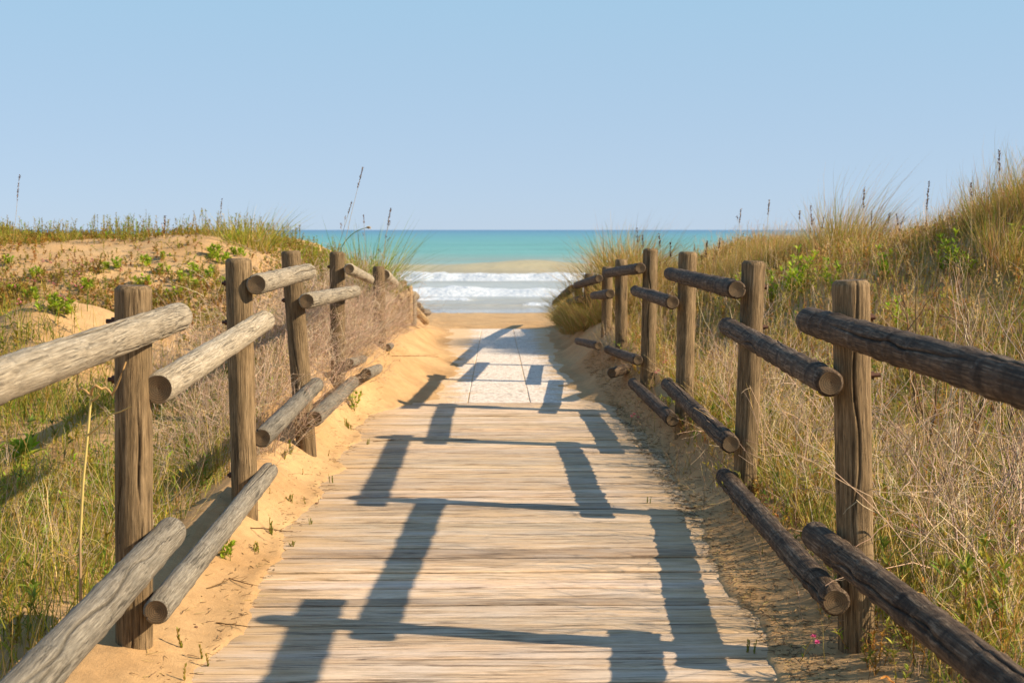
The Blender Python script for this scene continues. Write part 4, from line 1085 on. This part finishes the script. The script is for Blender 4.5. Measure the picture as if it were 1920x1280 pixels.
stalk(1743, 336, 1725, 470, 10.8, 'drooping reddish seed spike at the top of the bare branched bush', 0.24, 2, 1.1)
# nodding green stalk by the sea
def nodding():
    rng = np.random.default_rng(5); g = Geo()
    b = at_y(640, 465, 11.5); t = np.linspace(0, 1, 14)
    pts = [at_y(640 + 45 * s ** 1.3 + 5 * s, 465 - 38 * math.sin(s * 1.5), 11.5) for s in t]
    P = np.array(pts)[None]
    z0 = tz(b.x, b.y)
    P = np.concatenate([np.array([[[b.x - 0.03, b.y, z0 - 0.03]]]), P], 1)
    add_tubes(g, P, 0.005, 0.003, np.array([(0.12, 0.19, 0.06)]), sides=6)
    hd, _, _ = on_lines(P, rng, 40, 0.93, 1.0)
    add_leaves(g, hd, np.tile([[1, 0, 0.25]], (40, 1)) + rng.normal(0, 0.3, (40, 3)), 0.035, 0.012, pick(rng, np.array([(0.55, 0.42, 0.15)]), 40), rng)
    o = g.build('nodding_stalk', PM, loc=(b.x, b.y, z0)); tag(o, 'curved green stalk bowing right with a yellowish bud before the sea', 'plant stalk')
nodding()
# bare dark branched bushes on the right dune
for k, (px, py, Y, h, ln, lb) in enumerate([(1745, 640, 7.6, 1.25, -0.12, 'dark bare branched bush in the middle of the right dune, tip above the skyline'),
                                      (1835, 660, 7.4, 1.15, 0.0, 'dark bare upright bush right of the drooping one, above the long rail'),
                                      (1890, 700, 6.6, 1.0, 0.25, 'bare bush of fanning dark twigs at the right edge above the long rail')]):
    p = at_y(px, py, Y)
    plant('bare_bush', 'bare%d' % k, lambda k=k, h=h, ln=ln: k_bare(80 + k, h, ln, nb=18), (p.x, p.y, tz(p.x, p.y)), 0.0, 1.0, lb, 'bush')
# bright leafy plants on the left dune
for k, (px, py, s) in enumerate([(70, 505, 0.8), (95, 570, 1.1), (120, 575, 1.2), (205, 490, 0.7), (220, 488, 0.8), (275, 485, 0.8), (305, 500, 0.9), (310, 470, 0.7), (270, 520, 0.8), (400, 470, 1.0), (418, 480, 1.0), (445, 465, 0.9), (395, 505, 0.9), (365, 500, 0.8), (370, 525, 0.7), (415, 520, 0.8), (450, 500, 0.7), (345, 515, 0.8), (505, 585, 0.9), (30, 535, 0.8), (15, 480, 0.7), (165, 530, 0.8), (60, 545, 0.9), (250, 545, 0.8), (330, 545, 0.8), (560, 470, 0.7), (590, 462, 0.8), (430, 440, 0.8), (445, 436, 0.9), (608, 470, 0.8)]):
    p = ground_pt(px, py + 14)
    plant('leafy_herb', 'leafy%d' % (k % 4), lambda k=k: k_leafy(100 + k % 4, 0.13, 6, 0.065, 0.022, FRESH, per=12, spread=0.8), p, R.uniform(0, 6.28), s * min(1.15, p.y / 11.0),
          'bright green leafy herb on the sandy face of the left dune', 'herb', 'leafy herbs across the left dune')
for k, (px, py, s) in enumerate([(1500, 545, 1.6), (1480, 540, 1.4), (1560, 540, 1.2), (1785, 505, 1.3), (1800, 515, 1.1), (1905, 470, 1.0), (1655, 520, 1.1), (1445, 560, 1.2), (1690, 610, 1.0), (1395, 560, 1.1)]):
    p = ground_pt(px, py + 8)
    plant('leafy_herb', 'leafyr%d' % (k % 3), lambda k=k: k_leafy(115 + k % 3, 0.26, 6, 0.055, 0.012, FRESH, per=26, spread=0.5), p, R.uniform(0, 6.28), s * 1.1,
          'bright green bushy herb standing out among the tawny grass of the right dune', 'herb', 'green herbs on the right dune')
for px, py, s, lb in [(28, 905, 1.5, 'large pale green leafy plant at the left edge below the long upper rail'),
                      (660, 765, 0.75, 'small bright green plant on the sand beside the far low rails on the left'),
                      (420, 1045, 0.6, 'narrow leaved green sprig beside the second low rail on the left')]:
    p = ground_pt(px, py)
    plant('leafy_herb', 'lh%d' % px, lambda px=px: k_leafy(px, 0.2, 5 if px != 660 else 8, 0.085 if px < 400 else 0.05, 0.022, FRESH, per=12, spread=0.7), p, 1.0, s, lb, 'herb')
# willowy stems in the lower right corner and along the right fence foot
for k, (px, py, s) in enumerate([(1745, 1225, 1.0), (1812, 1240, 1.05), (1690, 1160, 0.9), (1880, 1262, 1.1), (1860, 1180, 0.9), (1780, 1130, 0.8), (1905, 1120, 0.9), (1500, 985, 0.8), (1535, 960, 0.8), (1470, 945, 0.75), (1330, 830, 0.7), (1300, 800, 0.6), (1360, 850, 0.7), (1675, 1020, 0.8), (1310, 838, 0.6)]):
    p = ground_pt(px, py)
    plant('willowy_herb', 'will%d' % (k % 3), lambda k=k: k_leafy(130 + k % 3, 0.36, 2, 0.075, 0.013, np.concatenate([GREEN, OLIVE[:2]]), stem=(0.30, 0.12, 0.05), per=20, spread=0.25, up=1.2), p, R.uniform(0, 6.28), s,
          'upright reddish stem with narrow green leaves at the foot of the right fence', 'herb', 'narrow leaved herbs along the right fence foot')
# seedlings on the sand
for k, (px, py, s, n) in enumerate([(508, 1000, 1, 0), (480, 1033, 1, 1), (550, 1038, 0.8, 1), (343, 1215, 1.6, 2), (380, 1235, 1.2, 2), (392, 1270, 1.1, 2), (345, 1275, 1.2, 2), (545, 940, 1, 1), (573, 945, 0.9, 2), (622, 922, 0.7, 0), (505, 925, 0.7, 2), (655, 805, 1.1, 1), (545, 850, 1.3, 0), (535, 860, 1.2, 1), (567, 890, 0.8, 2), (596, 948, 0.5, 2), (690, 850, 0.6, 0), (728, 665, 1.2, 2), (650, 800, 1, 0), (615, 855, 0.9, 2), (583, 1005, 0.5, 0), (1405, 1255, 0.8, 0), (1215, 965, 0.6, 0), (1430, 1040, 0.7, 2)]):
    p = ground_pt(px, py); p.z = max(p.z, 0.0 if p.y < 10.9 else p.z)
    plant('seedling', 'spr%d' % n, lambda n=n: k_sprout(150 + n, 0.07, (7, 5, 1)[n]), p, R.uniform(0, 6.28), s,
          'little upright fleshy seedling rooted in the sand at the boardwalk edge', 'seedling', 'seedlings beside the boardwalk')
# pink flowers
def flower(px, py, s, key, heads, label, group=None, Y=None):
    p = ground_pt(px, py) if Y is None else at_y(px, py, Y)
    if Y is not None: p.z = tz(p.x, p.y)
    kg, kp = 'fl_g%s' % key, 'fl_p%s' % key
    if kg not in _cache:
        a, b = k_flower(200 + len(_cache), 0.11, heads); _cache[kg] = a.mesh('stem', PM); _cache[kp] = b.mesh('blossom', PM)
    o = empty('pink_flower', p); o.scale = (s, s, s); o.rotation_euler = (0, 0, R.uniform(-0.6, 0.6))
    for nm, kk in (('stem', kg), ('blossom', kp)):
        c = bpy.data.objects.new(nm, _cache[kk]); C.objects.link(c); c.parent = o
    return tag(o, label, 'flower', group)
flower(1500, 1240, 1.15, 'a', 2, 'small magenta flower with two blossoms leaning over the boards by the nearest right post')
for px, py in [(165, 497), (82, 500), (72, 498), (140, 505), (220, 515), (137, 522), (47, 535), (15, 545), (65, 530), (86, 540), (128, 545), (143, 548), (103, 578), (290, 512), (254, 480), (125, 500), (405, 540), (25, 585)]:
    flower(px, py + 12, 1.5, 'b', 3, 'pink flower cluster among the creeping plants of the left dune', 'pink flowers on the left dune')
for px, py, Y in [(1690, 835, 5.2), (1720, 835, 5.4), (1880, 910, 5.4), (1910, 1080, 4.6), (1860, 900, 5.6), (1905, 935, 5.2), (1180, 655, 9.6), (1225, 640, 10.2), (1370, 520, 9.6), (1840, 1085, 4.8), (1240, 620, 10.4)]:
    flower(px, py + 30, 1.6, 'c', 3, 'pink flower among the twigs and grasses behind the right fence', 'pink flowers behind the right fence', Y)
# twigs lying about
for px, py, rz, L, lb in [(405, 1168, -0.55, 0.14, 'short dark stick lying across the sand edge of the near left boards'),
                          (430, 1085, -0.9, 0.16, 'thin dark root sticking out of the sand beside the second low rail on the left'),
                          (388, 1105, 0.9, 0.2, 'thin forked twig on the sand under the second low rail on the left'),
                          (470, 990, -0.5, 0.22, 'wiry twig on the sand above the fleshy seedlings'),
                          (700, 845, 0.3, 0.28, 'crooked twig at the left end of the third post shadow'),
                          (1285, 965, -0.5, 0.3, 'bent dry twig on the shaded sand right of the boards'),
                          (1455, 1060, 1.2, 0.22, 'forked dry twig standing on the shaded sand by the right low rail'),
                          (735, 668, -0.3, 0.5, 'dark thin root trailing down the sunlit left sand bank')]:
    p = ground_pt(px, py); p.z = max(p.z, 0.002 if p.y < 10.9 else p.z)
    g = k_twig(int(px), L); me = g.mesh('twig', PM); o = bpy.data.objects.new('twig', me); C.objects.link(o)
    o.location = p; o.rotation_euler = (0, 0, rz); tag(o, lb, 'twig')
# small pebbles on the boards
def pebble(px, py, r, label):
    p = ground_pt(px, py); p.z = max(p.z, 0.002)
    rng = np.random.default_rng(int(px)); g = Geo()
    nu, nv = 12, 8
    U, Vv = np.meshgrid(np.arange(nu + 1) / nu * 2 * np.pi, np.linspace(-np.pi / 2, np.pi / 2, nv))
    rr = r * (1 + 0.4 * (fbm(np.cos(U) * 1.5 + 3, np.sin(U) * 1.5, Vv, int(px), 2) - 0.5))
    v = np.stack([rr * np.cos(Vv) * np.cos(U), rr * 0.8 * np.cos(Vv) * np.sin(U), rr * 0.55 * np.sin(Vv) + r * 0.3], -1)
    g.add(v, [grid_faces(nv, nu + 1)], col=(0.20, 0.11, 0.06), mat=1)
    o = g.build('pebble', PM); o.location = p; tag(o, label, 'pebble')
pebble(594, 950, 0.010, 'small brown pebble on the boards below the left shadow block')
pebble(368, 1176, 0.008, 'tiny dark pebble on the sand beside the near low rail end')
# pale gnarled dead stem before the nearest left post
def gnarled():
    rng = np.random.default_rng(3); g = Geo(); Y = 4.1
    S = lambda pts, r0, r1: add_tubes(g, np.array([at_y(x, y, Y + dy) for x, y, dy in pts])[None], r0, r1, pick(rng, np.array([(0.48, 0.33, 0.17)]), 1), sides=6)
    S([(150, 1010, .05), (156, 900, .02), (163, 830, 0), (168, 775, 0), (171, 738, 0)], 0.0048, 0.004)
    S([(171, 740, 0), (173, 728, -.02), (180, 722, -.03), (190, 729, -.02), (198, 727, -.01), (205, 733, -.02), (210, 740, -.03), (218, 726, -.05), (226, 706, -.06), (232, 690, -.07), (236, 678, -.07)], 0.005, 0.0028)
    S([(170, 742, 0), (160, 732, .01), (152, 727, .03), (146, 733, .04), (144, 715, .05), (146, 700, .05)], 0.004, 0.002)
    S([(172, 752, 0), (180, 747, -.02), (186, 740, -.03), (184, 736, -.03)], 0.0035, 0.002)
    S([(166, 815, 0), (185, 800, -.02), (197, 787, -.03), (206, 777, -.04), (224, 772, -.06), (246, 762, -.09)], 0.0042, 0.0018)
    b = at_y(150, 1010, Y + .05); z0 = tz(b.x, b.y)
    add_tubes(g, np.array([[[b.x - 0.01, b.y, z0 - 0.03], [b.x - .004, b.y, (z0 + b.z) / 2], list(b)]]), 0.0048, 0.0046, np.array([(0.34, 0.23, 0.12)]), sides=6)
    o = g.build('dead_stem', PM, loc=(b.x, b.y, z0)); tag(o, 'pale gnarled dead stem with curled arms in front of the nearest left post', 'dead plant')
gnarled()
# broken timbers at the far end of the left fence
def loose(a, b, d, mat, label, seed, name='fallen_log'):
    o, p, q = log_mesh(name, at_y(*b), at_y(*a), d / 2, d / 2 * 0.96, seed, mat, 0.0, 3, 0.25, False, 0.01, 0.05, 0.04)
    put(o, p, q); tag(o, label, 'log')
loose((1147, 699, 10.9), (1186, 688, 11.6), 0.095, M_DARK, 'dark log stub half buried in the shaded sand bank under the right rails', 907)
loose((768, 536, 17.2), (768, 604, 17.2), 0.088, M_ORANGE, 'orange upright log leaning beside the last left post', 901)
loose((777, 546, 17.9), (776, 610, 17.9), 0.075, M_PALE, 'pale upright log right behind the orange one', 902)
loose((775, 577, 17.9), (799, 603, 18.6), 0.11, M_ORANGE, 'tan log lying slanted on the sand at the left fence end', 903)
loose((752, 540, 16.9), (781, 556, 18.4), 0.10, M_PALE, 'pale log slung between the last left post and the leaning upright logs', 908)
loose((747, 556, 16.2), (770, 548, 17.6), 0.085, M_ORANGE, 'tan log crossing low in front of the last left post', 909)
loose((785, 572, 18.8), (797, 590, 20.4), 0.10, M_PALE, 'pale log end on top of the fallen heap', 904)
loose((792, 583, 18.9), (803, 586, 20.2), 0.10, M_GREYLOG, 'grey log end in the middle of the fallen heap', 905)
loose((741, 585, 16.0), (742, 612, 16.0), 0.085, M_GREYLOG, 'short buried log stub left of the last left post', 906)
